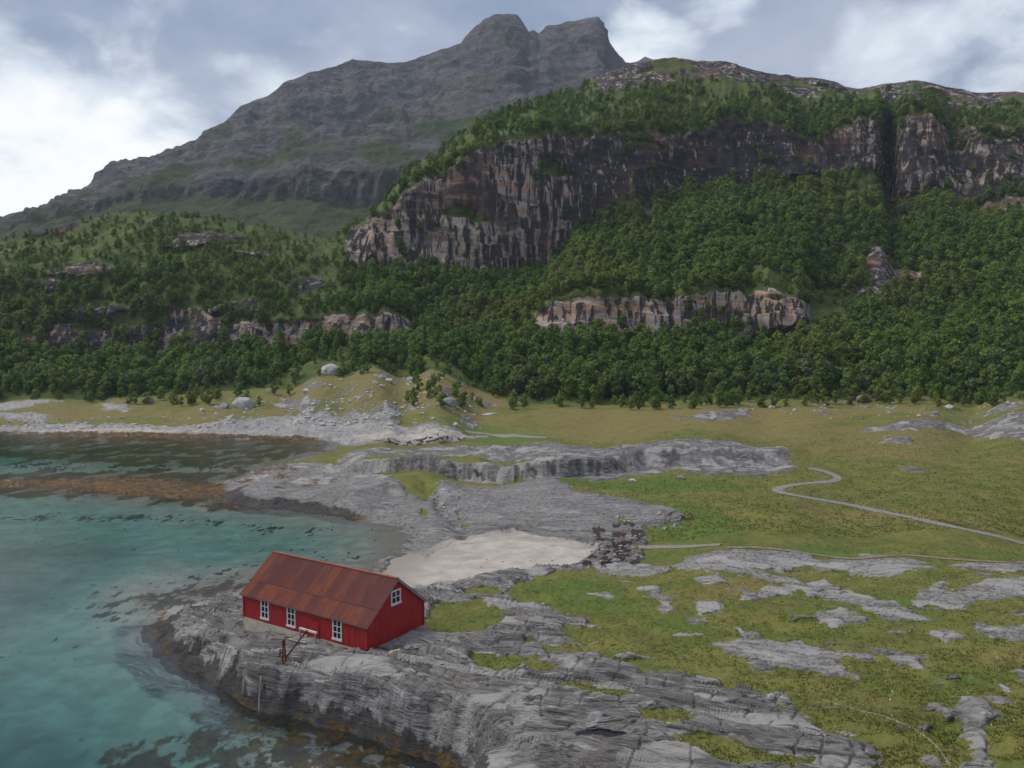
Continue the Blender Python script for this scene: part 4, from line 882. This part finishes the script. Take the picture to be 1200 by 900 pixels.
BL = [(386, 441, 24, .50, 'pale', 'big pale boulder below the birches at the top left of the grassy knoll'), (283, 480, 25, .48, 'pale', 'largest pale boulder above the left shore'), (259, 480, 15, .45, 'grey', 'grey boulder just left of the largest pale shore boulder'),
      (358, 462, 9, .6, 'pale', 'small white boulder alone in the grass left of the knoll'), (172, 474, 13, .6, 'grey', 'dull grey boulder at the forest edge above the left shore'), (236, 484, 7, .6, 'pale', 'small pale boulder left of the grey shore boulder'), (457, 426, 12, .65, 'pale', 'pale boulder high on the knoll, left of its pair'),
      (468, 427, 10, .5, 'pale', 'low pale boulder high on the knoll, right of its pair'), (526, 477, 19, .48, 'grey', 'broad grey boulder at the right foot of the knoll'), (543, 477, 13, .40, 'pale', 'low pale boulder beside the broad grey one at the knoll foot'), (511, 445, 6, .6, 'pale', 'tiny pale boulder on the right shoulder of the knoll'),
      (1003, 462, 14, .75, 'warm', 'upright pinkish boulder at the forest edge behind the meadow'), (1015, 473, 21, .42, 'brown', 'low brown pointed boulder in front of the upright pinkish one'), (1137, 463, 18, .75, 'grey', 'grey boulder at the right forest edge, left of three'), (1154, 465, 20, .7, 'grey', 'grey boulder at the right forest edge, middle of three'),
      (1166, 459, 25, .68, 'brown', 'big dark brown boulder at the right forest edge'), (908, 468, 12, .5, 'pale', 'white boulder at the forest edge behind the meadow'), (917, 461, 18, .5, 'brown', 'brown grey boulder half hidden in the bushes behind the white one'), (960, 461, 12, .7, 'warm', 'small pinkish boulder in the bushes behind the meadow'),
      (463, 772, 17, .6, 'warm', 'pale orange boulder on the rock beside the boathouse corner'), (478, 762, 10, .5, 'grey', 'small grey stone at the foot of the red gable'), (700, 846, 22, .35, 'grey', 'flat grey block on the rock above the rock pool'), (533, 500, 8, .5, 'pale', 'small pale stone at the edge of the green shore grass'),
      (540, 549, 12, .5, 'grey', 'grey fallen block at the foot of the small cliff'), (518, 597, 8, .8, 'warm', 'orange stone in the cleft between the shore slabs'), (536, 601, 9, .7, 'pale', 'pale stone at the foot of the cleft above the beach'), (1113, 480, 12, .4, 'pale', 'low pale stone in the grass before the right outcrop'),
      (905, 480, 7, .5, 'pale', 'small white stone in the meadow near the long outcrop'), (932, 483, 6, .5, 'pale', 'small white stone in the open meadow, right of another'), (1098, 487, 9, .4, 'grey', 'flat grey stone at the tip of the right outcrop'), (800, 563, 12, .35, 'grey', 'flat grey stone in the grass before the terrace'), (742, 566, 9, .4, 'pale', 'pale flat stone in the green strip below the terrace'),
      (905, 822, 12, .5, 'grey', 'lone grey stone in the foreground pasture'), (613, 784, 9, .4, 'grey', 'small grey stone in the brown turf of the headland'), (440, 451, 9, .5, 'pale', 'small pale stone near the middle of the knoll'), (455, 449, 10, .45, 'pale', 'pale stone right of the middle of the knoll'), (447, 455, 8, .4, 'pale', 'low pale stone below two others on the knoll')]
random.seed(3)
for i, (px, py, wp, asp, tone, lab) in enumerate(BL):
    x, y, z = seen(px, py - 1); sz = wp * y / F
    o = bpy.data.objects.new('boulder', bmesh_for(tone, i % 4)); COL.objects.link(o)
    o.scale = (sz * 1.12, sz * .9, sz * asp * 1.9); o.location = (x, y + sz * .3, z + sz * asp * .28); o.rotation_euler = (random.uniform(-.1, .1), random.uniform(-.12, .12), random.choice((0, math.pi)) + random.uniform(-.4, .4))
    tag(o, lab, 'boulder', 'boulders of the shore and meadow')
# white rock slips on the knoll
for px, py, ln, wd, az, lab in ((479, 451, 5.5, 2.2, R(115), 'bare white rock slip on the face of the knoll'), (571, 486, 9.0, 2.4, R(-12), 'long low white rock in the grass right of the knoll')):
    x, y, z = seen(px, py); o = bpy.data.objects.new('bare_rock', bmesh_for('pale', 2)); COL.objects.link(o); o.location = (x, y, z + .1); o.scale = (ln, wd, 1.3); o.rotation_euler = (0, R(-4), az); tag(o, lab, 'rock', 'bare white rocks by the knoll')
def stones(name, regions, n, label, szr, tone, seed):
    rnd = random.Random(seed); V = []; Fc = []; src = [boulder_lo(k) for k in range(5)]
    for _ in range(n):
        x0, x1, y0, y1 = rnd.choice(regions); px, py = rnd.uniform(x0, x1), rnd.uniform(y0, y1); x, y = unp(px, py, 3.0); 
        x, y, z = seen(px, py)
        if DT(x, y) < 1: continue
        sz = szr[0] * (szr[1] / szr[0]) ** (rnd.random() ** 2); vs, fs = rnd.choice(src); a = rnd.random() * 6.28; ca_, sa_ = math.cos(a), math.sin(a); b0 = len(V); hz = rnd.uniform(.5, .9)
        for p in vs: V.append((x + sz * (p[0] * ca_ - p[1] * sa_) * 1.3, y + sz * (p[0] * sa_ + p[1] * ca_), z + sz * p[2] * hz + sz * .1))
        Fc += [tuple(i + b0 for i in f) for f in fs]
    me = bpy.data.meshes.new(name); me.from_pydata(V, [], Fc); me.materials.append(MR[tone]); o = bpy.data.objects.new(name, me); COL.objects.link(o); tag(o, label, 'stones', kind='stuff')
def boulder_lo(seed):
    rnd = random.Random(seed); bm = bmesh.new()
    for _ in range(12):
        v = Vector((rnd.gauss(0, 1), rnd.gauss(0, 1), rnd.gauss(0, 1))).normalized() * .5; bm.verts.new(v)
    r_ = bmesh.ops.convex_hull(bm, input=bm.verts); bm.verts.index_update(); out = ([tuple(v.co) for v in bm.verts], [tuple(v.index for v in f.verts) for f in bm.faces]); bm.free(); return out
stones('shore_stones', [(240, 560, 468, 505), (380, 520, 440, 480), (0, 330, 488, 503), (330, 470, 478, 498)], 700, 'pale stones strewn along the far shore and the foot of the knoll', (.5, 2.0), 'pale', 8)
stones('meadow_stones', [(860, 1200, 470, 492), (960, 1200, 462, 480)], 130, 'pale stones lying in the grass along the forest edge', (.4, 1.5), 'pale', 9)
stones('cleft_rubble', [(505, 545, 575, 612), (690, 750, 622, 662), (720, 800, 600, 620)], 220, 'loose rubble in the cleft and at the top of the beach', (.25, .9), 'grey', 12)
stones('headland_stones', [(445, 520, 745, 775), (500, 620, 740, 790), (560, 720, 655, 690), (800, 1200, 655, 735)], 150, 'small grey stones lying about on the headland rock', (.12, .5), 'grey', 14)

# ------------------------------------------------------------------ trees
def leaf_material(name, a, b, objvar=True):
    m, t = material(name); oi = t.new('ShaderNodeObjectInfo'); rnd = oi.outputs['Random']; loc = oi.outputs['Location']
    n_ = t.noise(loc, .022, 3, .6); n2 = t.noise(t.pos(), .9, 3, .6)
    f = t.m('ADD', t.m('MULTIPLY', t.ss(n_, .34, .66), .45), t.m('MULTIPLY', rnd, .6))
    c = t.mix(f, a, b); c = t.mix(t.m('MULTIPLY', t.ss(n2, .55, .75), .35), c, tuple(min(1, q * 1.5) for q in b))
    if objvar: c = t.mix(t.m('MULTIPLY', t.ss(t.noise(loc, .012, 2, .5), .52, .66), .6), c, (.20, .20, .045))
    df = t.bsdf(c, .75, None, .2); tr_ = t.new('ShaderNodeBsdfTranslucent'); t.put(tr_.inputs[0], t.mix(.5, c, (.10, .16, .02)))
    mx = t.new('ShaderNodeMixShader'); mx.inputs[0].default_value = .38; t.L.new(df, mx.inputs[1]); t.L.new(tr_.outputs[0], mx.inputs[2]); t.out(mx.outputs[0]); return m
ML_MIX = leaf_material('birch_leaves', (.064, .138, .026), (.195, .285, .052))
ML = {'dark green': leaf_material('dark_leaves', (.055, .115, .026), (.085, .155, .034), False), 'fresh green': leaf_material('fresh_leaves', (.12, .21, .036), (.155, .245, .046), False),
      'yellowish green': leaf_material('yellowish_leaves', (.165, .195, .038), (.19, .21, .044), False), 'grey green': leaf_material('grey_leaves', (.11, .155, .075), (.135, .175, .09), False)}
ML_SPR = leaf_material('spruce_needles', (.014, .028, .010), (.022, .040, .014), False)
def crown_mesh(name, seed, hgt, rad, ncl, nlf, leaf, mat, base=.16):
    g = np.random.RandomState(seed); V = []; Fc = []; N = []
    for c in range(ncl):
        h = base + (1 - base) * (c + g.rand()) / ncl; prof = math.sin(math.pi * min(1, max(.06, (h - base * .4) / (1.12 - base * .4))) ** .85)
        a = g.rand() * 6.283; rr = rad * prof * math.sqrt(g.rand()) * .85; cc_ = np.array([math.cos(a) * rr, math.sin(a) * rr, h * hgt * .93]); cr = rad * (.32 + .22 * g.rand())
        for _ in range(nlf):
            dv = g.randn(3); dv /= np.linalg.norm(dv); p = cc_ + dv * cr * (.55 + .5 * g.rand()) * np.array([1, 1, .8]); p[2] = min(p[2], hgt)
            nn = dv * .8 + g.randn(3) * .45 + np.array([0, 0, .35]); nn /= np.linalg.norm(nn); t1 = np.cross(nn, g.randn(3)); t1 /= np.linalg.norm(t1); t2 = np.cross(nn, t1); s_ = leaf * (.6 + .8 * g.rand())
            o = len(V); V += [p - t1 * s_ * .9, p - t2 * s_ * .5, p + t1 * s_ * .9, p + t2 * s_ * .6]; Fc.append((o, o + 1, o + 2, o + 3))
            cn = dv * .75 + np.array([p[0], p[1], (p[2] - hgt * .45)]) / (rad + .01) * .5 + np.array([0, 0, .25]); cn /= np.linalg.norm(cn); N += [cn * .8 + nn * .2] * 4
    me = bpy.data.meshes.new(name); me.from_pydata([tuple(p) for p in V], [], Fc); me.materials.append(mat)
    me.polygons.foreach_set('use_smooth', [True] * len(Fc)); me.normals_split_custom_set_from_vertices([tuple(n / np.linalg.norm(n)) for n in N]); return me
def trunk_mesh(seed, hgt, r0):
    rnd = random.Random(seed); b_ = MB(); pts = [Vector((rnd.uniform(-.12, .12) * i, rnd.uniform(-.12, .12) * i, -.5 + (hgt * .85 + .5) * i / 5)) for i in range(6)]
    b_.tube(pts, [r0 * (1 - .15 * i) for i in range(6)], 6)
    for k in range(4):
        a = rnd.random() * 6.28; p = pts[2 + k % 3]; q = p + Vector((math.cos(a), math.sin(a), .8)) * hgt * .2; b_.tube([p, p.lerp(q, .5) + Vector((0, 0, .1)), q], [r0 * .5, r0 * .3, r0 * .12], 5)
    me = bpy.data.meshes.new('trunk'); me.from_pydata([tuple(p) for p in b_.v], [], b_.f); me.materials.append(M_BARK); return me
CROWNS = [crown_mesh('crown', 1, 6.2, 2.1, 15, 26, .36, ML_MIX), crown_mesh('crown', 2, 5.2, 2.3, 14, 28, .36, ML_MIX), crown_mesh('crown', 3, 7.0, 2.0, 16, 25, .36, ML_MIX), crown_mesh('crown', 4, 4.4, 2.2, 13, 28, .34, ML_MIX, .05), crown_mesh('crown', 5, 2.4, 1.7, 9, 30, .28, ML_MIX, .0)]
TRUNKS = [trunk_mesh(k, h, r_) for k, (h, r_) in enumerate(((6.2, .14), (5.2, .14), (7.0, .15), (4.4, .12), (2.4, .07)))]
CH_ = (6.2, 5.2, 7.0, 4.4, 2.4)
# where trees grow on the hill
rg = np.random.RandomState(17)
cell = np.linalg.norm(np.cross(HP[1:, :-1] - HP[:-1, :-1], HP[:-1, 1:] - HP[:-1, :-1]), axis=2)
bb = (bandid + bt)[:-1, :] + 0 * HU[:-1, :-1]
dens = np.where(bb < 1, 1.0, np.where(bb < 2, .75, np.where(bb < 3, 1.0, np.where(bb < 4, .8, np.where(bb < 5, 1.1, .5)))))
dens = dens * (1 - sst(cliff[:-1, :-1], .25, .5) * (.965 - .3 * sst(tong[:-1, :-1], .35, .7)))
openg = fbm(wx * .015, wy * .015, 4, 401)[:-1, :-1]
dens = dens * np.clip(1.15 + 1.5 * np.minimum(openg + .05, 0), .12, 1.2)
lefttop = sst(bb, 3.2, 4.8) * (HU[:-1, :-1] < 400); dens *= 1 - .55 * lefttop; dens *= 1 - .45 * sst(bb, 4.0, 4.3)
ridge_bare = sst(bb, 4.42, 4.75) * sst(HU[:-1, :-1], 660, 740); dens *= 1 - ridge_bare; dens *= 1 - .3 * sst(bb, 4.0, 4.2) * (HU[:-1, :-1] > 420)
dens *= np.where(bb < .06, .55, 1.0)
pr = (cell * dens).ravel(); NT_ = int(pr.sum() / 9.2); print('trees', NT_)
pick = rg.choice(len(pr), NT_, p=pr / pr.sum()); ii, jj = np.unravel_index(pick, cell.shape)
fa, fb = rg.rand(NT_)[:, None], rg.rand(NT_)[:, None]
TP = HP[ii, jj] * (1 - fa) * (1 - fb) + HP[ii + 1, jj] * fa * (1 - fb) + HP[ii, jj + 1] * (1 - fa) * fb + HP[ii + 1, jj + 1] * fa * fb
tb = bb[ii, jj]
tk = rg.choice(5, NT_, p=[.3, .26, .2, .16, .08]); ts = (.55 + 1.05 * rg.rand(NT_) ** 1.4) * np.where(tb > 4, .72, np.where(tb > 3, .8, np.where(tb > 2, .92, 1.0))) * np.where((HU[ii, jj] < 430) & (tb > 1.9), .72, 1.0)
tk = np.where(tb < .05, rg.choice([1, 3, 4, 4], NT_), tk); ts = np.where(tb < .05, ts * .85, ts)
TPX = CX + F * TP[:, 0] / TP[:, 1]
# extra bushes on the knoll and among the boulders to the right
EX = []
for x0, x1, y0, y1, n in ((360, 480, 432, 446, 16), (470, 640, 440, 480, 70), (850, 1200, 455, 478, 130), (1040, 1200, 440, 474, 60), (100, 340, 462, 476, 40), (0, 130, 464, 472, 20), (640, 860, 470, 481, 50)):
    for _ in range(n):
        px, py = rg.uniform(x0, x1), rg.uniform(y0, y1); x, y, z = seen(px, py, 8.0)
        if RT(x, y) < .4 and y < float(footD(px)) + 2: EX.append((x, y, z))
EX = np.array(EX); ne = len(EX)
TP = np.concatenate([TP, EX]); tk = np.concatenate([tk, rg.choice([1, 3, 4, 4, 4], ne)]); ts = np.concatenate([ts, .5 + .5 * rg.rand(ne)]); TPX = np.concatenate([TPX, CX + F * EX[:, 0] / EX[:, 1]]); tb = np.concatenate([tb, np.zeros(ne)])
rz = rg.rand(len(TP)) * 6.283
# keep the spruce stand clear
spruce = [(712, 462), (722, 458), (731, 463), (739, 456), (748, 462), (757, 459), (778, 461), (787, 463), (795, 458), (727, 450), (744, 449), (770, 452), (804, 462)]
show = ts * np.array(CH_)[tk] / TP[:, 1] * ((TPX > 2) & (TPX < 1198)) * (tb < .42)
order = np.argsort(-show); indiv = order[:300]; mask = np.ones(len(TP), bool); mask[indiv] = False
LM = [(90, 'behind the far left rocks'), (180, 'above the left shore end'), (260, 'behind the grey shore boulder'), (330, 'above the largest shore boulder'), (400, 'by the big knoll boulder'), (470, 'at the top of the knoll'), (540, 'on the right knoll shoulder'), (620, 'at the right knoll foot'), (690, 'where valley wood meets meadow'), (760, 'before the dark spruces'), (830, 'right of the dark spruces'), (890, 'behind the long meadow outcrop'), (960, 'behind the white meadow boulder'), (1030, 'near the brown pointed boulder'), (1090, 'left of the three boulders'), (1140, 'behind the three grey boulders'), (2000, 'round the dark brown boulder')]
tints = list(ML)
TREES = []
for q, i in enumerate(indiv):
    k = int(tk[i]); x, y, z = TP[i]
    root = empty('birch_tree' if k < 4 else 'birch_bush', (x, y, z), rz[i]); root.scale = (float(ts[i] * rg.uniform(.9, 1.15)), float(ts[i] * rg.uniform(.9, 1.15)), float(ts[i]))
    tr_ = bpy.data.objects.new('trunk', TRUNKS[k]); cr_ = bpy.data.objects.new('crown', CROWNS[k])
    for o in (tr_, cr_): COL.objects.link(o); o.parent = root
    tn_ = tints[int(rg.choice(4, p=[.36, .40, .10, .14]))]; cr_.material_slots[0].link = 'OBJECT'; cr_.material_slots[0].material = ML[tn_]
    hh = ts[i] * CH_[k]; size = 'tall' if hh > 6 else 'mid-sized' if hh > 4.2 else 'low'
    row_ = ['front', 'second', 'rear'][0 if tb[i] < .1 else 1 if tb[i] < .2 else 2]
    where = next(l for u_, l in LM if TPX[i] < u_)
    noun = 'birch' if k < 4 else 'birch bush'
    tag(root, f'{size} {tn_} {noun}, {row_} row, {where}', 'tree' if k < 4 else 'bush', f'{noun}es along the forest edge')
    TREES.append((TPX[i], root))
same = {}
for u_, r_ in sorted(TREES, key=lambda q: q[0]): same.setdefault(r_['label'], []).append(r_)
for lb, rr_ in same.items():
    if len(rr_) > 1:
        for q, r_ in enumerate(rr_): r_['label'] = lb + f", {['first', 'second', 'third', 'fourth', 'fifth', 'sixth', 'seventh', 'eighth', 'ninth', 'tenth', 'eleventh', 'twelfth', 'thirteenth', 'fourteenth', 'fifteenth', 'sixteenth'][min(q, 15)]} from left"
for j, (px, py) in enumerate(spruce):
    dd = float(footD(px)) + 4 + (463 - py) * 1.5; x, y = unp(px, 470, 6)[0], dd; x = (px - CX) / F * dd
    jj_ = int((px - us[0]) / (us[-1] - us[0]) * (NU - 1)); col_ = HP[:, jj_]; z = float(np.interp(dd, col_[:150, 1], col_[:150, 2]))
    if j == 0:
        g = np.random.RandomState(9); V = []; Fc = []
        for lv in range(17):
            hz_ = .05 + .93 * lv / 17; rr = 1.9 * (1 - hz_) ** .8 + .12
            for _ in range(int(10 + 16 * (1 - hz_))):
                a = g.rand() * 6.283; r1 = rr * (.75 + .4 * g.rand()); z0 = hz_ * 9 + g.randn() * .12; wd = .22 + .2 * g.rand(); dx, dy = math.cos(a), math.sin(a); o = len(V)
                V += [(dx * r1 * .15 - dy * wd * .4, dy * r1 * .15 + dx * wd * .4, z0 + .35), (dx * r1 * .15 + dy * wd * .4, dy * r1 * .15 - dx * wd * .4, z0 + .35), (dx * r1 + dy * wd, dy * r1 - dx * wd, z0 - .25), (dx * r1 - dy * wd, dy * r1 + dx * wd, z0 - .3)]; Fc.append((o, o + 1, o + 2, o + 3))
        SPM = bpy.data.meshes.new('crown'); SPM.from_pydata(V, [], Fc); SPM.materials.append(ML_SPR)
        SPT = bpy.data.meshes.new('trunk'); tb_ = MB().tube([(0, 0, -.5), (0, 0, 4.5), (0, 0, 9.2)], [.2, .12, .02], 6); SPT.from_pydata([tuple(p) for p in tb_.v], [], tb_.f); SPT.materials.append(M_BARK)
    root = empty('spruce_tree', (x, y, z), j * 1.3); sc_ = [1.0, .85, 1.1, .9, 1.05, .8, 1.1, .95, .85, 1.0, .9, .95, .75][j]; root.scale = (sc_ * 1.05, sc_ * 1.05, sc_)
    for nm, me in (('trunk', SPT), ('crown', SPM)):
        o = bpy.data.objects.new(nm, me); COL.objects.link(o); o.parent = root
    ordn = ['first', 'second', 'third', 'fourth', 'fifth', 'sixth', 'seventh', 'eighth', 'ninth', 'tenth', 'eleventh', 'twelfth', 'last']
    rk_ = sorted(range(13), key=lambda q: spruce[q][0]).index(j)
    tag(root, f'dark spruce at the meadow edge, {ordn[rk_]} from the left in its stand', 'tree', 'dark spruces at the meadow edge')

# ------------------------------------------------------------------ the rest of the wood, one mass
def scatter(name, pts, scl, rot, idx, protos, label, cat):
    me = bpy.data.meshes.new(name); me.vertices.add(len(pts)); me.vertices.foreach_set('co', np.asarray(pts, np.float32).ravel())
    for nm, ty, ar in (('scl', 'FLOAT', scl), ('rot', 'FLOAT', rot), ('idx', 'INT', idx)):
        a = me.attributes.new(nm, ty, 'POINT'); a.data.foreach_set('value', np.asarray(ar))
    o = bpy.data.objects.new(name, me); COL.objects.link(o); tag(o, label, cat, kind='stuff')
    ng = bpy.data.node_groups.new(name, 'GeometryNodeTree'); ng.interface.new_socket('Geometry', in_out='INPUT', socket_type='NodeSocketGeometry'); ng.interface.new_socket('Geometry', in_out='OUTPUT', socket_type='NodeSocketGeometry')
    N, L = ng.nodes, ng.links; gi, go = N.new('NodeGroupInput'), N.new('NodeGroupOutput'); iop = N.new('GeometryNodeInstanceOnPoints')
    g2 = N.new('GeometryNodeGeometryToInstance')
    for p in reversed(protos):
        if isinstance(p, bpy.types.Object):
            oi = N.new('GeometryNodeObjectInfo'); oi.transform_space = 'ORIGINAL'; oi.inputs['Object'].default_value = p; gt = N.new('GeometryNodeGeometryToInstance'); L.new(oi.outputs['Geometry'], gt.inputs[0]); yield_ = gt.outputs[0]
        p_out = yield_
        if p is protos[-1]: jn = N.new('GeometryNodeJoinGeometry')
        L.new(p_out, jn.inputs[0])
    L.new(gi.outputs[0], iop.inputs['Points']); L.new(jn.outputs[0], iop.inputs['Instance']); iop.inputs['Pick Instance'].default_value = True
    def na(nm, ty):
        n = N.new('GeometryNodeInputNamedAttribute'); n.data_type = ty; n.inputs['Name'].default_value = nm; return n.outputs['Attribute']
    L.new(na('idx', 'INT'), iop.inputs['Instance Index']); L.new(na('scl', 'FLOAT'), iop.inputs['Scale'])
    cx3 = N.new('ShaderNodeCombineXYZ'); L.new(na('rot', 'FLOAT'), cx3.inputs[2]); L.new(cx3.outputs[0], iop.inputs['Rotation']); L.new(iop.outputs[0], go.inputs[0])
    md = o.modifiers.new('scatter', 'NODES'); md.node_group = ng; return o
protos = []
for k in range(5):
    j = next((q for q, i in enumerate(indiv) if tk[i] == k), None)
    protos.append(None if j is None else j)
birch_roots = [o for o in COL.objects if o.type == 'EMPTY' and o.name.startswith(('birch_tree', 'birch_bush'))]
po = []
for k in range(5):
    c_ = next((ch for r_ in birch_roots for ch in r_.children if ch.type == 'MESH' and ch.data == CROWNS[k]), None)
    po.append(c_)
ok = [k for k in range(5) if po[k] is not None]; remap_ = {k: (ok.index(k) if k in ok else 0) for k in range(5)}
sel = np.where(mask)[0]
scatter('birch_forest', TP[sel], ts[sel], rz[sel], np.array([remap_[int(k)] for k in tk[sel]], np.int32), [po[k] for k in ok], 'dense green birch forest covering the hillsides between the cliffs', 'forest')

# ------------------------------------------------------------------ grass tufts and flowers of the near pasture
def blades(name, n, hmin, hmax, wd, mat, label, seed, u0, u1, v0, v1, nb=3, cond=.45):
    g = np.random.RandomState(seed); U = g.uniform(u0, u1, n * 2); V = g.uniform(v0, v1, n * 2)
    y = CH * F / (V - HZ); x = (U - CX) / F * y
    j = (U - us[0]) / (us[-1] - us[0]) * (NU - 1); vf = np.interp(U, us, vfoot); i = (V - 1190) / (vf - 1190) * (NV - 1)
    i0 = np.clip(i.astype(int), 0, NV - 2); j0 = np.clip(j.astype(int), 0, NU - 2)
    good = (rock[i0, j0] < cond) & (D[i0, j0] > 3) & (sand[i0, j0] < .3) & (H[i0, j0] > .8) & (inside[i0, j0] < -.3) & (pool[i0, j0] > 4)
    cl_ = fbm(x * .35, y * .35, 3, seed); good &= cl_ > -.35 + .6 * (g.rand(n * 2) - .5)
    x, y, i0, j0 = x[good][:n], y[good][:n], i0[good][:n], j0[good][:n]; a, b = (i[good][:n] - i0), (j[good][:n] - j0)
    z = H[i0, j0] * (1 - a) * (1 - b) + H[i0 + 1, j0] * a * (1 - b) + H[i0, j0 + 1] * (1 - a) * b + H[i0 + 1, j0 + 1] * a * b
    m_ = len(x); x = np.repeat(x, nb); y = np.repeat(y, nb); z = np.repeat(z, nb); k = m_ * nb
    an = g.rand(k) * 6.283; h = hmin + (hmax - hmin) * g.rand(k) ** 1.6; w2 = wd * (.6 + .8 * g.rand(k)); x = x + g.randn(k) * .09; y = y + g.randn(k) * .09; lean = g.randn(k, 2) * .45 * h[:, None]
    co = np.stack([np.stack([x - np.cos(an) * w2, y - np.sin(an) * w2, z - .03], -1), np.stack([x + np.cos(an) * w2, y + np.sin(an) * w2, z - .03], -1), np.stack([x + lean[:, 0], y + lean[:, 1], z + h], -1)], 1).reshape(-1, 3)
    me = bpy.data.meshes.new(name); me.vertices.add(k * 3); me.vertices.foreach_set('co', co.astype(np.float32).ravel()); me.loops.add(k * 3); me.loops.foreach_set('vertex_index', np.arange(k * 3, dtype=np.int32)); me.polygons.add(k); me.polygons.foreach_set('loop_start', np.arange(0, k * 3, 3, dtype=np.int32)); me.update(calc_edges=True)
    me.materials.append(mat); o = bpy.data.objects.new(name, me); COL.objects.link(o); tag(o, label, 'grass' if 'flower' not in name else 'flowers', kind='stuff')
m, t = material('pasture_grass'); P = t.pos(); n_ = t.noise(P, .25, 5, .65); n2 = t.noise(P, 2.5, 3, .6)
c = t.mix(t.ss(n_, .36, .64), (.115, .14, .028), (.19, .175, .048)); c = t.mix(t.ss(n2, .5, .7), c, (.22, .20, .07))
tr_ = t.new('ShaderNodeBsdfTranslucent'); t.L.new(c, tr_.inputs[0]); mx = t.new('ShaderNodeMixShader'); mx.inputs[0].default_value = .5; t.L.new(t.bsdf(c, .9, None, .15), mx.inputs[1]); t.L.new(tr_.outputs[0], mx.inputs[2]); t.out(mx.outputs[0])
blades('pasture_grass', 34000, .03, .13, .05, m, 'rough yellow green pasture grass growing between the outcrops', 31, 430, 1330, 655, 1105)
blades('meadow_grass', 16000, .05, .20, .11, m, 'rough grass of the wide meadow behind the ridge', 32, 560, 1330, 525, 655)
m, t = material('flower_white'); t.out(t.bsdf((.7, .7, .6), .8))
blades('white_flowers', 700, (.06), .14, .035, m, 'tiny white flowers dotted through the near pasture', 33, 640, 1300, 690, 1080, 1)

# ------------------------------------------------------------------ moist air
m, t = material('haze'); pv_ = t.new('ShaderNodeVolumePrincipled'); t.put(pv_.inputs['Color'], (.78, .87, 1.0)); pv_.inputs['Density'].default_value = 0.85e-4; pv_.inputs['Anisotropy'].default_value = .1
t.out(None, pv_.outputs[0])
tag(MB().box((-3600, -120, -16), (3600, 3300, 1150)).build('haze', m), 'thin blue grey haze in front of the mountain', 'haze', kind='stuff')
